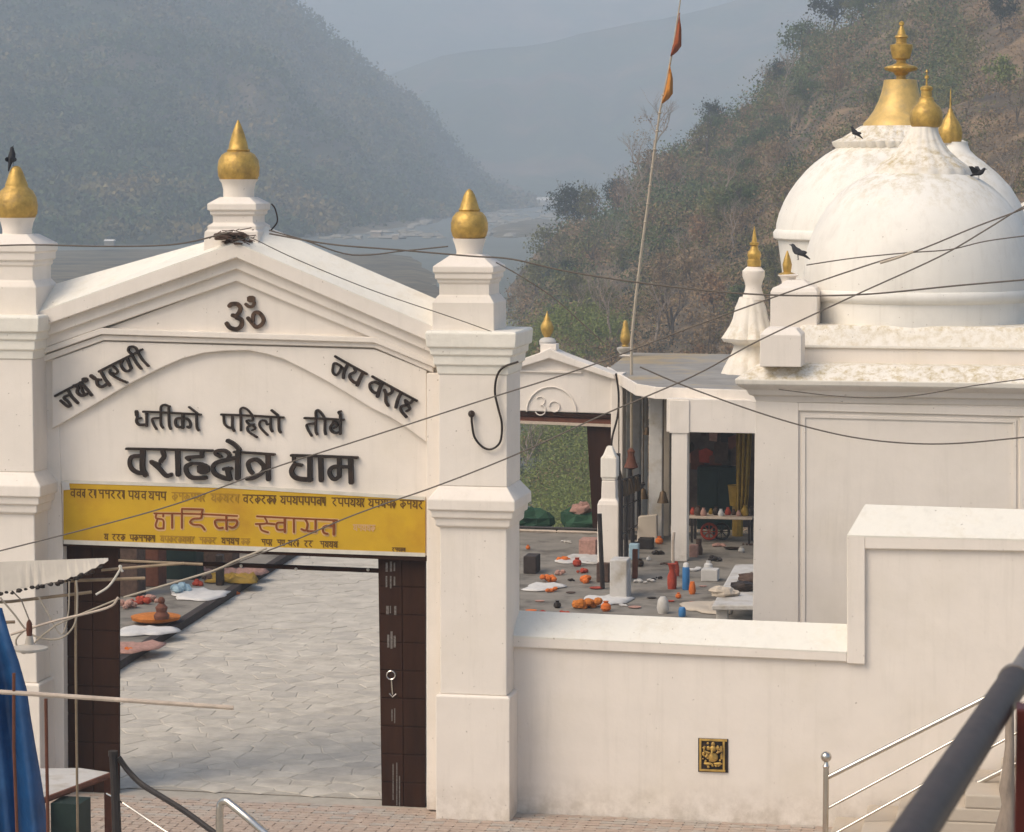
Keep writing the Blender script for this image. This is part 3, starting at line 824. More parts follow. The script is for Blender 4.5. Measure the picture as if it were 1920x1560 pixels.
# ------------------------------------------------------------------ lettering
def ribbon(mb, pts, w, y, org, k, s=8.0, t=.03, wall=True):
    """stroke traced at 8x, origin org, laid on the wall plane y and raised by t"""
    P = [(org[0]+a/s, org[1]+b/s) for a, b in pts]
    q = smoothline([(a, b, 0) for a, b in P], 4)
    y0 = y - t - k*.0012
    q = [V((W(p[0], p[1], y0).x, W(p[0], p[1], y0).z)) for p in q]
    hw = w/s/2*SCL(400, 800, y0)
    L = []; R = []
    n = len(q)
    for i, p in enumerate(q):
        d = (q[min(i+1,n-1)]-q[max(i-1,0)]).normalized(); nn = V((-d.y, d.x))
        L.append(p+nn*hw); R.append(p-nn*hw)
    d0 = (q[1]-q[0]).normalized(); d1 = (q[-1]-q[-2]).normalized()
    L = [q[0]-d0*hw*.7+V((-d0.y,d0.x))*hw*.6] + L + [q[-1]+d1*hw*.7+V((-d1.y,d1.x))*hw*.6]
    R = [q[0]-d0*hw*.7-V((-d0.y,d0.x))*hw*.6] + R + [q[-1]+d1*hw*.7-V((-d1.y,d1.x))*hw*.6]
    n = len(L)
    vs = [(p.x, y0, p.y) for p in L] + [(p.x, y0, p.y) for p in R] + [(p.x, y-.002, p.y) for p in L] + [(p.x, y-.002, p.y) for p in R]
    fs = []
    for i in range(n-1):
        fs += [(n+i, n+i+1, i+1, i), (i, i+1, 2*n+i+1, 2*n+i), (3*n+i, 3*n+i+1, n+i+1, n+i)]
    fs += [(0, 2*n, 3*n, n), (n-1, 2*n-1, 4*n-1, 3*n-1)]
    mb.add(vs, fs)
def disc(mb, c, r, y, org, k, s=8.0, t=.03):
    ribbon(mb, [(c[0]-r*.4, c[1]), (c[0]+r*.4, c[1])], r*1.7, y, org, k, s, t)
def letters(glyphs, org, y, m, t=.035, name='letter', parent=gate, s=8.0, grow=1.0):
    k = 0
    for strokes in glyphs:
        mb = MB()
        for st in strokes:
            w, pts = st
            if len(pts) == 1: disc(mb, pts[0], w, y, org, k, s, t)
            else: ribbon(mb, pts, w*grow, y, org, k, s, t)
            k += 1
        mb.build(name, m, parent)
A = (90,640)
letters([
 [(34,[(100,822),(340,695),(560,583)]),(44,[(300,740),(350,830),(440,925)]),(36,[(330,795),(230,845),(290,900),(330,955)]),(36,[(180,890),(290,978),(335,965)])],
 [(42,[(475,620),(560,700),(650,812)]),(32,[(480,640),(515,760),(560,800)]),(42,[(380,665),(445,690),(430,765),(500,815),(575,790)]),(46,[(545,582)])],
 [(50,[(635,518),(695,560)]),(34,[(700,570),(785,578)]),(40,[(725,590),(735,650),(800,685),(875,640)]),(40,[(790,465),(850,570),(920,662)])],
 [(34,[(757,455),(1000,330),(1245,208)]),(26,[(965,375),(1035,440),(1010,490),(940,470)]),(28,[(925,425),(925,485),(1040,560),(1180,620)])],
 [(32,[(1110,290),(1085,350),(1130,430),(1195,450),(1240,405)]),(38,[(1180,262),(1240,410)]),(32,[(1255,215),(1320,330),(1390,415)])],
 [(28,[(1255,200),(1195,140),(1220,80),(1300,95),(1345,175),(1410,280),(1500,375)]),(30,[(1280,190),(1400,122)])]],
 A, -.07, BLK)
B = (590,640)
letters([
 [(32,[(300,225),(500,340),(780,492)]),(44,[(490,350),(440,450),(425,550)]),(32,[(450,440),(370,360),(290,330),(270,390),(268,465),(320,508),(370,450),(395,385)])],
 [(50,[(720,470),(670,570),(632,660)]),(40,[(590,400),(605,455),(525,500),(530,560),(590,618),(645,615)])],
 [(32,[(857,527),(1150,690),(1530,895)]),(50,[(1000,640),(960,740),(937,828)]),(38,[(990,655),(900,612),(825,640),(832,710),(880,765),(945,780)])],
 [(40,[(1150,690),(1155,760),(1095,800)]),(40,[(1040,730),(1062,790),(1062,900),(1100,968)])],
 [(42,[(1290,770),(1240,880),(1212,995)])],
 [(34,[(1470,880),(1420,930),(1350,882)]),(36,[(1355,885),(1365,930),(1405,958),(1305,970),(1290,1040),(1370,1138)]),(34,[(1400,970),(1420,1020),(1370,1050)])]],
 B, -.07, BLK)
C = (230,740); E = (450,740)
letters([
 [(52,[(200,252),(207,310)]),(38,[(217,330),(202,400),(240,450),(340,450)]),(28,[(205,365),(272,352)]),(36,[(355,262),(355,470)]),(30,[(300,256),(700,272),(1165,300)])],
 [(28,[(570,350),(445,360),(450,430),(500,520)]),(30,[(565,280),(567,440),(600,500)])],
 [(28,[(565,270),(568,185),(620,152),(700,182)]),(32,[(685,190),(690,440),(715,518)])],
 [(40,[(895,300),(895,502)]),(34,[(885,352),(805,360),(782,420),(812,480),(890,490)]),(30,[(900,350),(970,370),(1008,430),(1000,498),(962,480)])],
 [(32,[(1100,300),(1105,480),(1135,540)]),(24,[(985,185),(1112,282)])]], C, 0, BLK)
letters([
 [(32,[(-250,310),(-240,430),(-185,488),(-125,500)]),(34,[(-120,320),(-120,480),(-92,548)]),(30,[(-290,298),(200,318),(650,345)])],
 [(32,[(5,300),(10,540)]),(26,[(0,300),(0,222),(40,195),(110,230),(182,315)])],
 [(28,[(182,330),(182,388),(92,390),(130,448),(205,446)]),(28,[(200,450),(112,482),(110,540),(170,592),(250,640)]),(26,[(192,462),(222,510),(172,540)])],
 [(32,[(455,350),(455,500),(480,555)]),(26,[(455,432),(400,448),(380,400),(312,390),(282,450),(320,520),(410,610)])],
 [(34,[(575,340),(580,520),(605,570)]),(32,[(465,235),(562,312)])],
 [(28,[(1130,432),(1000,448),(1010,520),(1070,622)]),(32,[(1130,370),(1130,540),(1152,600)]),(30,[(960,352),(1250,362),(1550,380)])],
 [(30,[(1135,350),(1130,262),(1162,235),(1220,290),(1265,380),(1265,540),(1278,600)])],
 [(34,[(1400,385),(1390,430),(1350,490),(1372,550),(1430,575),(1492,560)]),(28,[(1392,425),(1440,425),(1448,470),(1400,505)]),(36,[(1500,300),(1497,592)]),(30,[(1500,305),(1470,265),(1503,252)])]], E, 0, BLK)
letters([
 [(78,[(295,830),(290,1110),(340,1210)]),(58,[(250,922),(130,935),(97,1020),(130,1115),(220,1172),(300,1178)]),(34,[(45,812),(700,825),(1340,842)])],
 [(62,[(590,850),(612,930),(560,1005)]),(44,[(415,1002),(545,1055)]),(60,[(425,1012),(540,1110),(640,1215),(720,1202)])],
 [(72,[(815,840),(825,1205)])],
 [(58,[(1180,860),(1182,935)]),(44,[(1190,930),(965,940)]),(40,[(945,945),(990,985)]),(60,[(1015,1040),(945,1080),(952,1170),(1035,1248),(1240,1250)]),(40,[(1000,1032),(1180,1042),(1240,1105)]),(88,[(1200,1118)])],
 [(46,[(1462,935),(1385,890),(1400,848),(1520,842),(1592,900),(1565,970)]),(60,[(1680,952),(1560,980),(1400,1022),(1342,1100),(1380,1190),(1500,1250),(1610,1270)]),(70,[(1560,1110),(1592,1260)]),(48,[(1505,1118),(1620,1112)]),(72,[(1720,860),(1716,1262)])],
 [(54,[(1562,692),(1655,742),(1742,828)])]], C, 0, BLK, t=.05)
letters([
 [(58,[(345,1062),(265,985),(180,980),(115,1032),(140,1130),(180,1180)]),(58,[(345,1062),(340,1150),(210,1245),(95,1262)]),(68,[(410,910),(420,1275)]),(34,[(-100,862),(200,878),(510,900)])],
 [(50,[(800,920),(800,1000)]),(44,[(805,1040),(920,1062)]),(66,[(812,1052),(765,1140),(792,1220),(880,1265),(1060,1278)]),(68,[(1040,940),(1040,1290)]),(38,[(760,912),(1200,925),(1755,948)])],
 [(70,[(1200,930),(1212,1290)])],
 [(72,[(1650,960),(1662,1322)]),(58,[(1480,960),(1482,1235)]),(54,[(1480,1080),(1382,1090),(1332,1160),(1370,1250),(1430,1270),(1490,1215)]),(44,[(1490,1085),(1650,1085)])]], E, 0, BLK, t=.05)
O = (380,500)
letters([
 [(58,[(392,592),(430,560),(515,562),(560,620),(540,690),(492,738),(440,728)]),(60,[(500,762),(575,800),(572,885),(505,938),(405,915),(352,850)]),
  (52,[(672,770),(740,850),(800,908),(880,868),(908,795),(862,710),(802,682),(755,722),(745,820)])],
 [(42,[(640,562),(690,600),(750,592),(768,540)]),(56,[(720,487)])]], O, -.07, BRZ, name='om_sign', t=.04)

# ------------------------------------------------------------------ yellow banner
BY = -.035
ban = thing('banner', 'yellow banner with brown lettering nailed above the gateway opening', 'banner', W(458,1030,BY))
def bpoly(name, pp, y0, y1, m):
    mb = MB(); mb.pslab(pp, y0, y1); return mb.build(name, m, ban)
bpoly('cloth', [(119,905),(240,908),(420,914),(610,925),(797,937),(797,1040),(560,1030),(380,1024),(119,1014)], BY, -.004, YEL)
for pp in ([(119,901),(420,909),(797,932),(797,938),(420,915),(119,906)], [(119,1012),(380,1021),(797,1037),(797,1044),(380,1030),(119,1020)]):
    bpoly('hem', pp, BY-.006, -.004, WHT)
bpoly('patch', [(114,903),(129,905),(131,918),(118,919)], BY-.01, -.004, WHTC)
H1 = [[(20,[(150,500),(560,505),(860,512),(1400,540)]),(22,[(185,510),(180,575),(285,600),(290,730)]),(20,[(195,600),(172,680),(205,725),(285,725)]),(20,[(288,510),(285,550)])],
 [(22,[(420,520),(420,720)])],
 [(20,[(565,720),(565,432)]),(20,[(565,432),(700,436),(880,442)]),(20,[(878,445),(860,500),(850,570),(740,580),(688,630),(740,668),(850,680),(908,748)])],
 [(22,[(1230,545),(1235,742)]),(20,[(1230,600),(1075,602),(1068,670),(1112,720),(1180,715)]),(20,[(1240,602),(1385,605),(1378,680),(1320,715),(1272,700)])]]
H2 = [[(20,[(250,545),(800,575),(1460,605)]),(20,[(370,560),(398,648),(232,660)]),(20,[(395,650),(520,662)]),(20,[(290,670),(322,750),(420,785)])],
 [(28,[(670,570),(670,780)]),(20,[(660,640),(562,642),(542,690),(562,745),(660,745)])],
 [(20,[(805,580),(805,785)])],
 [(22,[(975,590),(1010,660),(985,755),(915,735)]),(22,[(1130,600),(1130,780)]),(20,[(1010,765),(1130,772)])],
 [(28,[(1405,610),(1405,820)]),(20,[(1400,690),(1292,686),(1238,722),(1252,790),(1310,808)])]]
letters(H1, (270,900), BY, PRB, t=.006, parent=ban, grow=1.25); letters(H2, (450,900), BY, PRB, t=.006, parent=ban, grow=1.25)
def under(gl, org):
    mb = MB(); k = 0
    for st in gl:
        for w, p in st:
            ribbon(mb, p, 64, BY, org, k*.02, 8.0, .003); k += 1
    mb.build('letter_outline', PRP, ban)
under(H1, (271,901)); under(H2, (451,901))
# small lines of print: the words are worn past reading in the photograph
GL = [[[(0,0),(1,0)],[(.75,0),(.75,1)],[(.7,.4),(.3,.35),(.2,.65),(.45,.8),(.75,.7)]],
      [[(0,0),(1,0)],[(.8,0),(.8,1)],[(.2,.1),(.25,.6),(.8,.65)]],
      [[(0,0),(1,0)],[(.3,0),(.6,.25),(.2,.55),(.7,1)]],
      [[(0,0),(1,0)],[(.5,0),(.5,1)],[(.5,.4),(.1,.5),(.4,.85),(.9,.5),(.7,.3)]],
      [[(0,0),(1,0)],[(.8,0),(.8,1)],[(.2,.15),(.5,.3),(.15,.6),(.5,.8),(.8,.6)]],
      [[(0,0),(1,0)],[(.3,0),(.3,.4),(.7,.4)],[(.8,0),(.8,1)]]]
rg = random.Random(2)
def smallword(x0, x1, y, h, m, w=2.2):
    mb = MB(); k = 0; x = x0
    while x < x1-3:
        cw = min(h*.75, x1-x)
        for st in rg.choice(GL):
            P = [((x+a*cw), (y+(x-x0)*.03+b*h)) for a, b in st]
            ribbon(mb, P, w, BY, (0,0), k, 1.0, .003); k += .3
        x += cw
    mb.build('small_print', m, ban)
for a, b, m in ((131,160,PRK),(165,180,PRK),(184,233,PRK),(240,262,PRK),(264,275,PRK),(278,312,PRK),(322,385,PRF),(395,448,PRF),(455,517,PRK),(525,610,PRK),(622,683,PRK),(690,742,PRK),(750,794,PRK)):
    smallword(a, b, 917+(a-130)*.034, 15, m)
for a, b, m in ((182,185,PRK),(195,203,PRK),(210,236,PRK),(243,290,PRK),(300,364,PRF),(373,405,PRF),(415,448,PRK),(452,470,PRF),(490,510,PRK),(519,534,PRK),(540,560,PRK),(570,588,PRK),(600,634,PRK)):
    smallword(a, b, 1001+(a-182)*.034, 11, m, 1.9)
smallword(662, 705, 984, 11, PRP, 2); smallword(735, 760, 1027, 7, PRK, 1.4)

# ------------------------------------------------------------------ boundary wall on the right
bw = thing('boundary_wall', 'white plastered boundary wall stepping up to the right of the gateway', 'wall', (W(1400,1530).x, .15, 0))
def bp(name, pp, y0, y1, m=PL, bevel=.012):
    mb = MB(); mb.pslab(pp, y0, y1); return mb.build(name, m, bw, bevel=bevel)
bp('wall', [(940,1195),(1606,1228),(1606,1012),(1935,1024),(2200,1032),(2200,1560),(940,1545)], 0.0, .40, bevel=0)
e0 = W(2200,1032,0); mb = MB(); mb.box(e0.x+.001, e0.x+16, .001, .399, 0, e0.z); mb.build('wall', PL, bw)
mb = MB(); mb.box(e0.x+.002, e0.x+16, -.06, .42, e0.z+.002, e0.z+.14); mb.build('coping', PLC, bw, bevel=.01)
bp('fascia', [(930,1190),(1588,1221),(1588,1241),(930,1212)], -.06, .0)
bp('fascia', [(1588,1002),(1622,1004),(1622,1246),(1588,1244)], -.062, .0)
bp('fascia', [(1622,1004),(1935,1011),(2200,1018),(2200,1042),(1935,1034),(1622,1029)], -.06, .0)
def cop(fr, bk, yf=-.065, yb=.36):
    f = [W(a,b,yf) for a,b in fr]; k = [W(a,b,yb) for a,b in bk]; n = len(f)
    vs = f + k + [V((p.x, yb+.04, p.z-.25)) for p in k] + [V((p.x, yf+.01, p.z-.05)) for p in f]
    fs = []
    for i in range(n-1):
        fs += [(i,i+1,n+i+1,n+i),(n+i,n+i+1,2*n+i+1,2*n+i),(3*n+i,3*n+i+1,i+1,i),(2*n+i,2*n+i+1,3*n+i+1,3*n+i)]
    fs += [(0,n,2*n,3*n),(n-1,4*n-1,3*n-1,2*n-1)]
    mb = MB(); mb.add(vs, fs); mb.build('coping', PLC, bw, bevel=.008)
cop([(930,1190),(1260,1206),(1588,1222)], [(930,1142),(1270,1157),(1600,1170)])
cop([(1588,1003),(1760,1007),(1935,1011),(2200,1018)], [(1622,945),(1780,950),(1935,955),(2200,962)])

# gold plaque with a seated figure in relief
pq = thing('plaque', 'small gold relief of a seated figure set in the boundary wall', 'plaque', W(1337,1450,-.01))
mb = MB(); mb.pslab([(1309,1384),(1365,1386),(1365,1449),(1309,1447)], -.012, -.002); mb.build('backing', BLK, pq)
mb = MB()
for pp in ([(1311,1385),(1363,1387),(1363,1391),(1311,1389)], [(1311,1442),(1360,1444),(1360,1448),(1311,1446)], [(1311,1389),(1315,1389),(1315,1442),(1311,1442)], [(1355,1391),(1359,1391),(1359,1444),(1355,1444)]):
    mb.pslab(pp, -.03, -.012)
mb.build('frame', GOLD, pq, bevel=.003)
mb = MB()
def fb(px, py, r, sq=(1,.6,1)): mb.ball(W(px,py,-.03), r, 10, 8, sq)
fb(1337,1420,.062); fb(1337,1404,.040); fb(1328,1403,.024,(1,.4,1.2)); fb(1346,1403,.024,(1,.4,1.2)); fb(1328,1432,.032,(1.8,.6,.6)); fb(1346,1432,.032,(1.8,.6,.6)); fb(1337,1396,.024,(1,.6,1.5))
for k in range(46):
    a_ = random.uniform(0,6.28); q_ = random.uniform(10,22)
    fb(min(1353,max(1318,1337+q_*math.cos(a_))), min(1438,max(1393,1416+q_*1.2*math.sin(a_))), random.uniform(.008,.018))
mb.tube([W(1336,1405,-.06),W(1334,1413,-.075),W(1338,1421,-.07),W(1343,1423,-.06)], [.016,.014,.012,.009], 6)
mb.tube([W(1330,1412,-.04),W(1320,1408,-.05),W(1321,1399,-.05)], .014, 6)
mb.tube([W(1344,1412,-.04),W(1353,1408,-.05),W(1352,1399,-.05)], .014, 6)
mb.build('relief_figure', GOLD, pq, smooth=True)

# ------------------------------------------------------------------ front temple
def zt(cx, Y): return lambda py: W(cx, py, Y).z
TF = 3.0
tp = thing('domed_temple', 'white domed temple nearest the gateway with a fluted collar and gold bulb on top', 'temple', (W(1712,900,TF).x, TF+2.1, 0))
TX = W(1712, 900, TF).x; ts = SCL(1712, 800, TF); TY = TF + 296*ts
z = zt(1712, TF)
mb = MB(); mb.sq(TX, TY, [(0,296*ts),(z(757),296*ts)]); mb.build('wall', PL, tp, bevel=.02)
def tprof(name, prof, m=PL, b=.012, cy=None):
    mb = MB(); mb.sq(TX, cy or TY, [(z(py), hw*ts) for py, hw in prof]); return mb.build(name, m, tp, bevel=b)
tprof('cornice', [(758,298),(746,304),(744,311),(733,317),(730,324),(723,334)])
tprof('cornice_ledge', [(723,334),(713,336),(688,298),(686,290)], PLS)
for pp in ([(1416,752),(1497,755),(1497,1180),(1411,1180)], [(1497,755),(1990,768),(1990,783),(1497,770)], [(1912,783),(1990,783),(1990,1180),(1912,1180)]):
    mb = MB(); mb.pslab(pp, TF-.035, TF-.001); mb.build('frame_moulding', PL, tp, bevel=.008)
for pp in ([(1503,777),(1906,787),(1906,793),(1503,783)], [(1503,783),(1510,783),(1510,1180),(1503,1180)], [(1899,793),(1906,793),(1906,1180),(1899,1180)]):
    mb = MB(); mb.pslab(pp, TF-.02, TF-.001); mb.build('inner_moulding', PL, tp, bevel=.004)
tprof('parapet', [(690,238),(658,238)])
tprof('parapet_ledge', [(658,243),(653,243),(624,226),(616,219)], PLS)
# circular drum, ring, dome
def tl(name, cpx, prof, m=PLD, seg=64, flute=None, parent=tp, cx=None, cy=None, s=None, Yz=None, ang=40):
    Yz = TY if Yz is None else Yz
    X0 = W(cpx, 500, Yz).x; s0 = SCL(cpx, 500, Yz)
    mb = MB(); mb.lathe(X0, Yz, [(W(cpx,py,Yz).z, r*s0) for py, r in prof], seg, flute)
    return mb.build(name, m, parent, smooth=True, angle=ang)
tl('drum', 1722, [(640,211),(556,211)])
tl('ring_moulding', 1722, [(562,212),(557,218),(549,220),(541,218),(538,214)])
dome = [(540,216)] + [(540-232*math.sin(a), 216*math.cos(a)**.92 + 6*math.sin(2*a)) for a in [i*math.pi/2/18 for i in range(1,18)]]
dome = [d for d in dome if d[1] > 60]
dm = tl('dome', 1722, dome)
fl = lambda n, amp: (lambda k, a: amp*(abs(math.sin(a*n/2))-.5))
tl('collar', 1727, [(344,100),(334,94),(326,92),(318,90),(308,80),(298,67),(284,51),(266,38),(250,30),(238,27)], PLS, 96, fl(16,.035), dm)
tl('gold_bulb', 1733, [(239,24),(236,28),(226,31),(212,31),(202,27),(196,20),(190,15),(184,14),(182,11),(170,10),(168,12),(164,12),(161,7),(160,2),(148,1.6),(147,4),(142,4),(141,1.5),(136,1.4),(135,3),(130,.5)], GOLD, 40, None, dm)
# corner block
def cb(name, cx, Yf, prof, m=PL, parent=tp):
    s = SCL(cx, 600, Yf); h = max(p[1] for p in prof)*s; X0 = W(cx, 600, Yf).x
    mb = MB(); mb.sq(X0, Yf+h, [(W(cx,py,Yf).z, hw*s) for py, hw in prof]); return mb.build(name, m, parent, bevel=.01)
cb('corner_block', 1464, TF-.35, [(688,39),(628,39),(616,28)])
cb('corner_pedestal', 1488, TF+.6, [(640,44),(548,44),(540,40),(536,30),(526,16)])
tl('corner_finial', 1478, [(545,12),(528,12),(520,15),(516,20),(513,14)], PL, 20, None, tp, Yz=TF+1.0)
tl('gold_spike', 1476, [(518,16),(513,16),(510,7),(504,8),(496,9),(484,6),(470,1)], GOLD, 20, None, tp, Yz=TF+1.0)
# fluted corner turret
tt = tl('corner_turret', 1408, [(700,52),(690,48),(672,40),(660,34),(648,30),(644,34),(640,48),(634,52),(625,46),(612,38),(598,33),(575,28),(566,24),(557,21)], PLS, 80, lambda k, a: (.12 if k in (0,1,6,7,8,9) else .05)*(abs(math.sin(a*6))-.5), tp, Yz=TF+1.7)
tl('turret_neck', 1413, [(562,22),(552,19),(544,16),(536,15),(528,17),(518,21),(508,21),(501,14),(498,8)], PL, 28, None, tt, Yz=TF+1.7)
tl('gold_spike', 1414, [(500,12),(499,13),(488,13),(486,11),(478,13),(472,12),(468,8),(461,6),(459,9),(455,9),(453,5),(445,4),(438,3),(430,1.5),(424,.5)], GOLD, 24, None, tt, Yz=TF+1.7)

# ------------------------------------------------------------------ big temple behind
BYC = 11.0
b2 = thing('large_domed_temple', 'largest white dome behind the others with a tall gold bell spire', 'temple', (W(1685,900,BYC).x, BYC, 0))
def bl(name, cpx, prof, m=PLD, seg=64, flute=None, parent=b2, Yz=BYC, ang=40): return tl(name, cpx, prof, m, seg, flute, parent, Yz=Yz, ang=ang)
mb = MB(); X0 = W(1690,900,BYC).x; s0 = SCL(1690,600,BYC)
mb.sq(X0, BYC, [(0,205*s0),(W(1690,560,BYC-2).z,205*s0)]); mb.build('wall', PL, b2, bevel=.02)
bl('drum', 1683, [(580,214),(520,216),(448,226)])
bl('ring_moulding', 1683, [(450,228),(446,234),(436,235),(430,231)])
D2 = [(438,230),(420,229),(400,224),(380,216),(360,205),(340,191),(320,174),(305,158),(290,138),(278,118),(268,100)]
d2 = bl('dome', 1683, D2)
bl('petal_apron', 1683, [(282,112),(272,122),(266,124),(261,112),(258,104),(250,92),(242,80),(236,72)], PLS, 120, lambda k, a: .05*(abs(math.sin(a*20))-.5)*(1 if k < 7 else 0), d2)
g2 = bl('gold_bell', 1684, [(236,70),(230,68),(222,60),(208,50),(190,41),(172,35),(158,32),(150,31),(149,24)], GOLDP, 40, None, d2)
bl('gold_spire', 1685, [(152,9),(142,9),(140,12),(136,14),(132,28),(128,31),(125,30),(122,18),(118,9),(112,9),(110,16),(100,19),(90,21),(84,21),(82,12),(80,10),(72,10),(70,13),(67,12),(65,8),(60,7),(52,4),(48,3),(47,5),(42,5),(39,1)], GOLD, 36, lambda k, a: (.05*math.sin(a*12) if k in (4,5) else 0), d2)
# third temple between
CY3 = 8.2
b3 = thing('small_domed_temple', 'small white dome between the two big domes with a ribbed gold bud', 'temple', (W(1778,900,CY3).x, CY3, 0))
mb = MB(); X3 = W(1778,900,CY3).x; s3 = SCL(1778,600,CY3)
mb.sq(X3, CY3, [(0,120*s3),(W(1778,545,CY3-1).z,120*s3)]); mb.build('wall', PL, b3, bevel=.02)
d3 = tl('dome', 1790, [(560,136),(440,138),(410,133),(380,121),(350,102),(325,78),(305,54),(292,36),(282,26),(270,21),(266,22)], PLD, 48, None, b3, Yz=CY3)
tl('gold_bud', 1778, [(268,20),(262,22),(250,23),(240,22),(228,16),(218,9),(210,5),(205,4),(203,2),(190,1.6),(166,.6)], GOLD, 48, lambda k, a: .06*(abs(math.sin(a*5))-.5), d3, Yz=CY3)
# fourth dome at the right edge
b4 = thing('edge_domed_temple', 'white dome cut off by the right edge of the photo', 'temple', (W(1990,900,9.5).x, 9.5, 0))
mb = MB(); X4 = W(1990,900,9.5).x
mb.sq(X4, 9.5, [(0,110*s3),(W(1990,520,9.5).z,110*s3)]); mb.build('wall', PL, b4, bevel=.02)
tl('dome', 1985, [(540,120),(450,122),(430,118),(405,100),(385,80),(370,50),(362,20)], PLD, 48, None, b4, Yz=9.5)

# ------------------------------------------------------------------ birds
def bird(p, facing, size, m, label, up=0.0, pitch=20, wings=False):
    t = thing('bird', label, 'bird', p)
    t.rotation_euler = (0, 0, facing)
    L = size; a = math.radians(pitch)
    def Q(x, y, zz): return V((x*math.cos(a)-zz*math.sin(a), y, x*math.sin(a)+zz*math.cos(a)+L*.33))+V(p)
    mb = MB()
    mb.tube([Q(-.62*L,0,-.02*L),Q(-.45*L,0,0),Q(-.3*L,0,.01*L),Q(-.15*L,0,.02*L),Q(.05*L,0,.02*L),Q(.2*L,0,.04*L),Q(.3*L,0,.10*L),Q(.36*L,0,.15*L),Q(.42*L,0,.15*L),Q(.46*L,0,.13*L),Q(.56*L,0,.10*L)],
            [.02*L,.055*L,.07*L,.12*L,.16*L,.14*L,.10*L,.085*L,.075*L,.03*L,.006*L], 10)
    mb.build('body', m, t, smooth=True, angle=180)
    for s in (-1, 1):
        w = MB()
        if wings:
            w.add([Q(.15*L,s*.08*L,.1*L),Q(-.1*L,s*.45*L,.45*L),Q(-.3*L,s*.5*L,.5*L),Q(-.35*L,s*.1*L,.08*L),Q(.13*L,s*.08*L,.06*L),Q(-.3*L,s*.12*L,.04*L)], [(0,1,2,3),(4,5,3,0)])
        else:
            w.ball(Q(-.08*L,s*.12*L,.03*L), L*.26, 8, 6, (1.1,.18,.42))
        w.build('wing', m, t)
        l = MB(); l.tube([Q(-.02*L,s*.06*L,-.1*L), V(p)+V((0,s*.06*L,0)), V(p)+V((.06*L,s*.06*L,0))], .012*L, 5); l.build('leg', m, t)
    return t
bird(W(22,311,Ya3), math.radians(80), .30, FEATH, 'black bird perched on the tip of the left gold pot', pitch=62)
bird(W(1497,487,TF+.7), math.radians(200), .30, FEATG, 'grey crow standing beside the small gold spike at the temple corner', pitch=28)
bird(W(1604,259,BYC-1.6), math.radians(165), .24, FEATH, 'dark pigeon on the petal apron of the largest dome', pitch=35)
bird(W(1835,336,TY-.3), math.radians(-20), .24, FEATH, 'dark pigeon with raised wings on the right shoulder of the front dome', pitch=15, wings=True)

# ------------------------------------------------------------------ second gate at the back of the courtyard
SY = 27.0
sg = thing('small_gateway', 'small white gateway with gold finial at the far side of the courtyard', 'gateway', (W(1030,1000,SY).x, SY+.2, 0))
def sp(name, pp, y0, y1, m=PL, b=.02, parent=sg):
    mb = MB(); mb.pslab(pp, y0, y1); return mb.build(name, m, parent, bevel=b)
sp('wall', [(898,710),(1030,662),(1148,708),(1150,776),(898,768)], SY, SY+.4)
sp('coping', [(888,706),(1010,662),(1030,653),(1050,663),(1152,702),(1152,712),(1030,672),(888,716)], SY-.15, SY+.5)
sp('moulding', [(970,694),(1090,697),(1090,700),(970,697)], SY-.06, SY-.002, PL, 0)
mb = MB(); c = W(1034,772,SY)
mb.tube([V((c.x+.56*math.cos(a), SY-.02, c.z+.56*math.sin(a))) for a in [i*math.pi/16 for i in range(17)]], .02, 6); mb.build('arch_relief', PL, sg)
mb = MB()
c2 = W(1030,752,SY)
mb.tube([V((c2.x-.2+.1*math.cos(a), SY-.02, c2.z+.1*math.sin(a)*1.0)) for a in [math.radians(q) for q in range(150,-91,-30)]], .014, 6)
mb.tube([V((c2.x-.2+.12*math.cos(a), SY-.02, c2.z-.2+.12*math.sin(a))) for a in [math.radians(q) for q in range(80,-181,-30)]], .014, 6)
mb.tube([V((c2.x+.12+.12*math.cos(a), SY-.02, c2.z-.12+.12*math.sin(a))) for a in [math.radians(q) for q in range(180,-121,-30)]], .014, 6)
mb.build('om_sign', PL, sg)
sp('lintel', [(898,768),(1150,778),(1150,786),(898,778)], SY+.02, SY+.3, WOODD)
sp('cross_bar', [(898,786),(1150,796),(1150,801),(898,791)], SY+.0, SY+.1, POLEW, 0)
sp('cross_bar', [(898,778),(1150,786.5),(1150,795.5),(898,785.5)], SY+.06, SY+.2, RUST, 0)
for a, b in ((1146,1168),(893,912)):
    mb = MB(); p0 = W(a,800,SY); p1 = W(b,800,SY); mb.box(p0.x, p1.x, SY-.05, SY+.5, 0, W(a,700,SY).z); mb.build('pillar', PL, sg, bevel=.02)
mb = MB(); p0 = W(1103,800,SY+.6); p1 = W(1146,800,SY+.6)
mb.pslab([(1100,796),(1146,800),(1146,1004),(1112,1002)], SY+.1, SY+.16); mb.build('door', WOODD, sg)
cb('pedestal', 1028, SY-.02, [(668,15),(645,15)], PL, sg)
tl('finial', 1027, [(650,10),(646,15),(640,16),(635,13),(632,6)], PLG, 24, None, sg, Yz=SY+.2)
tl('gold_pot', 1026, [(634,4),(631,6),(624,10),(618,12),(612,12),(604,9),(600,6),(597,6),(594,4),(588,2),(583,.5)], GOLD, 24, None, sg, Yz=SY+.2)
# railing across the small gateway
rl = thing('parapet_rail', 'dark low rail closing the small gateway above the river', 'railing', (W(1050,1000,SY).x, SY-.1, 0))
for py, m in ((990,IRON),(996,POLEW)):
    mb = MB(); mb.tube([W(930,py-3,SY-.1), W(1128,py+3,SY-.1)], .035, 6); mb.build('rail', m, rl)
for px in (960, 1044, 1126):
    mb = MB(); p = W(px,990,SY-.1); mb.tube([(p.x,p.y,0),(p.x,p.y,p.z)], .03, 6); mb.build('post', IRON, rl)
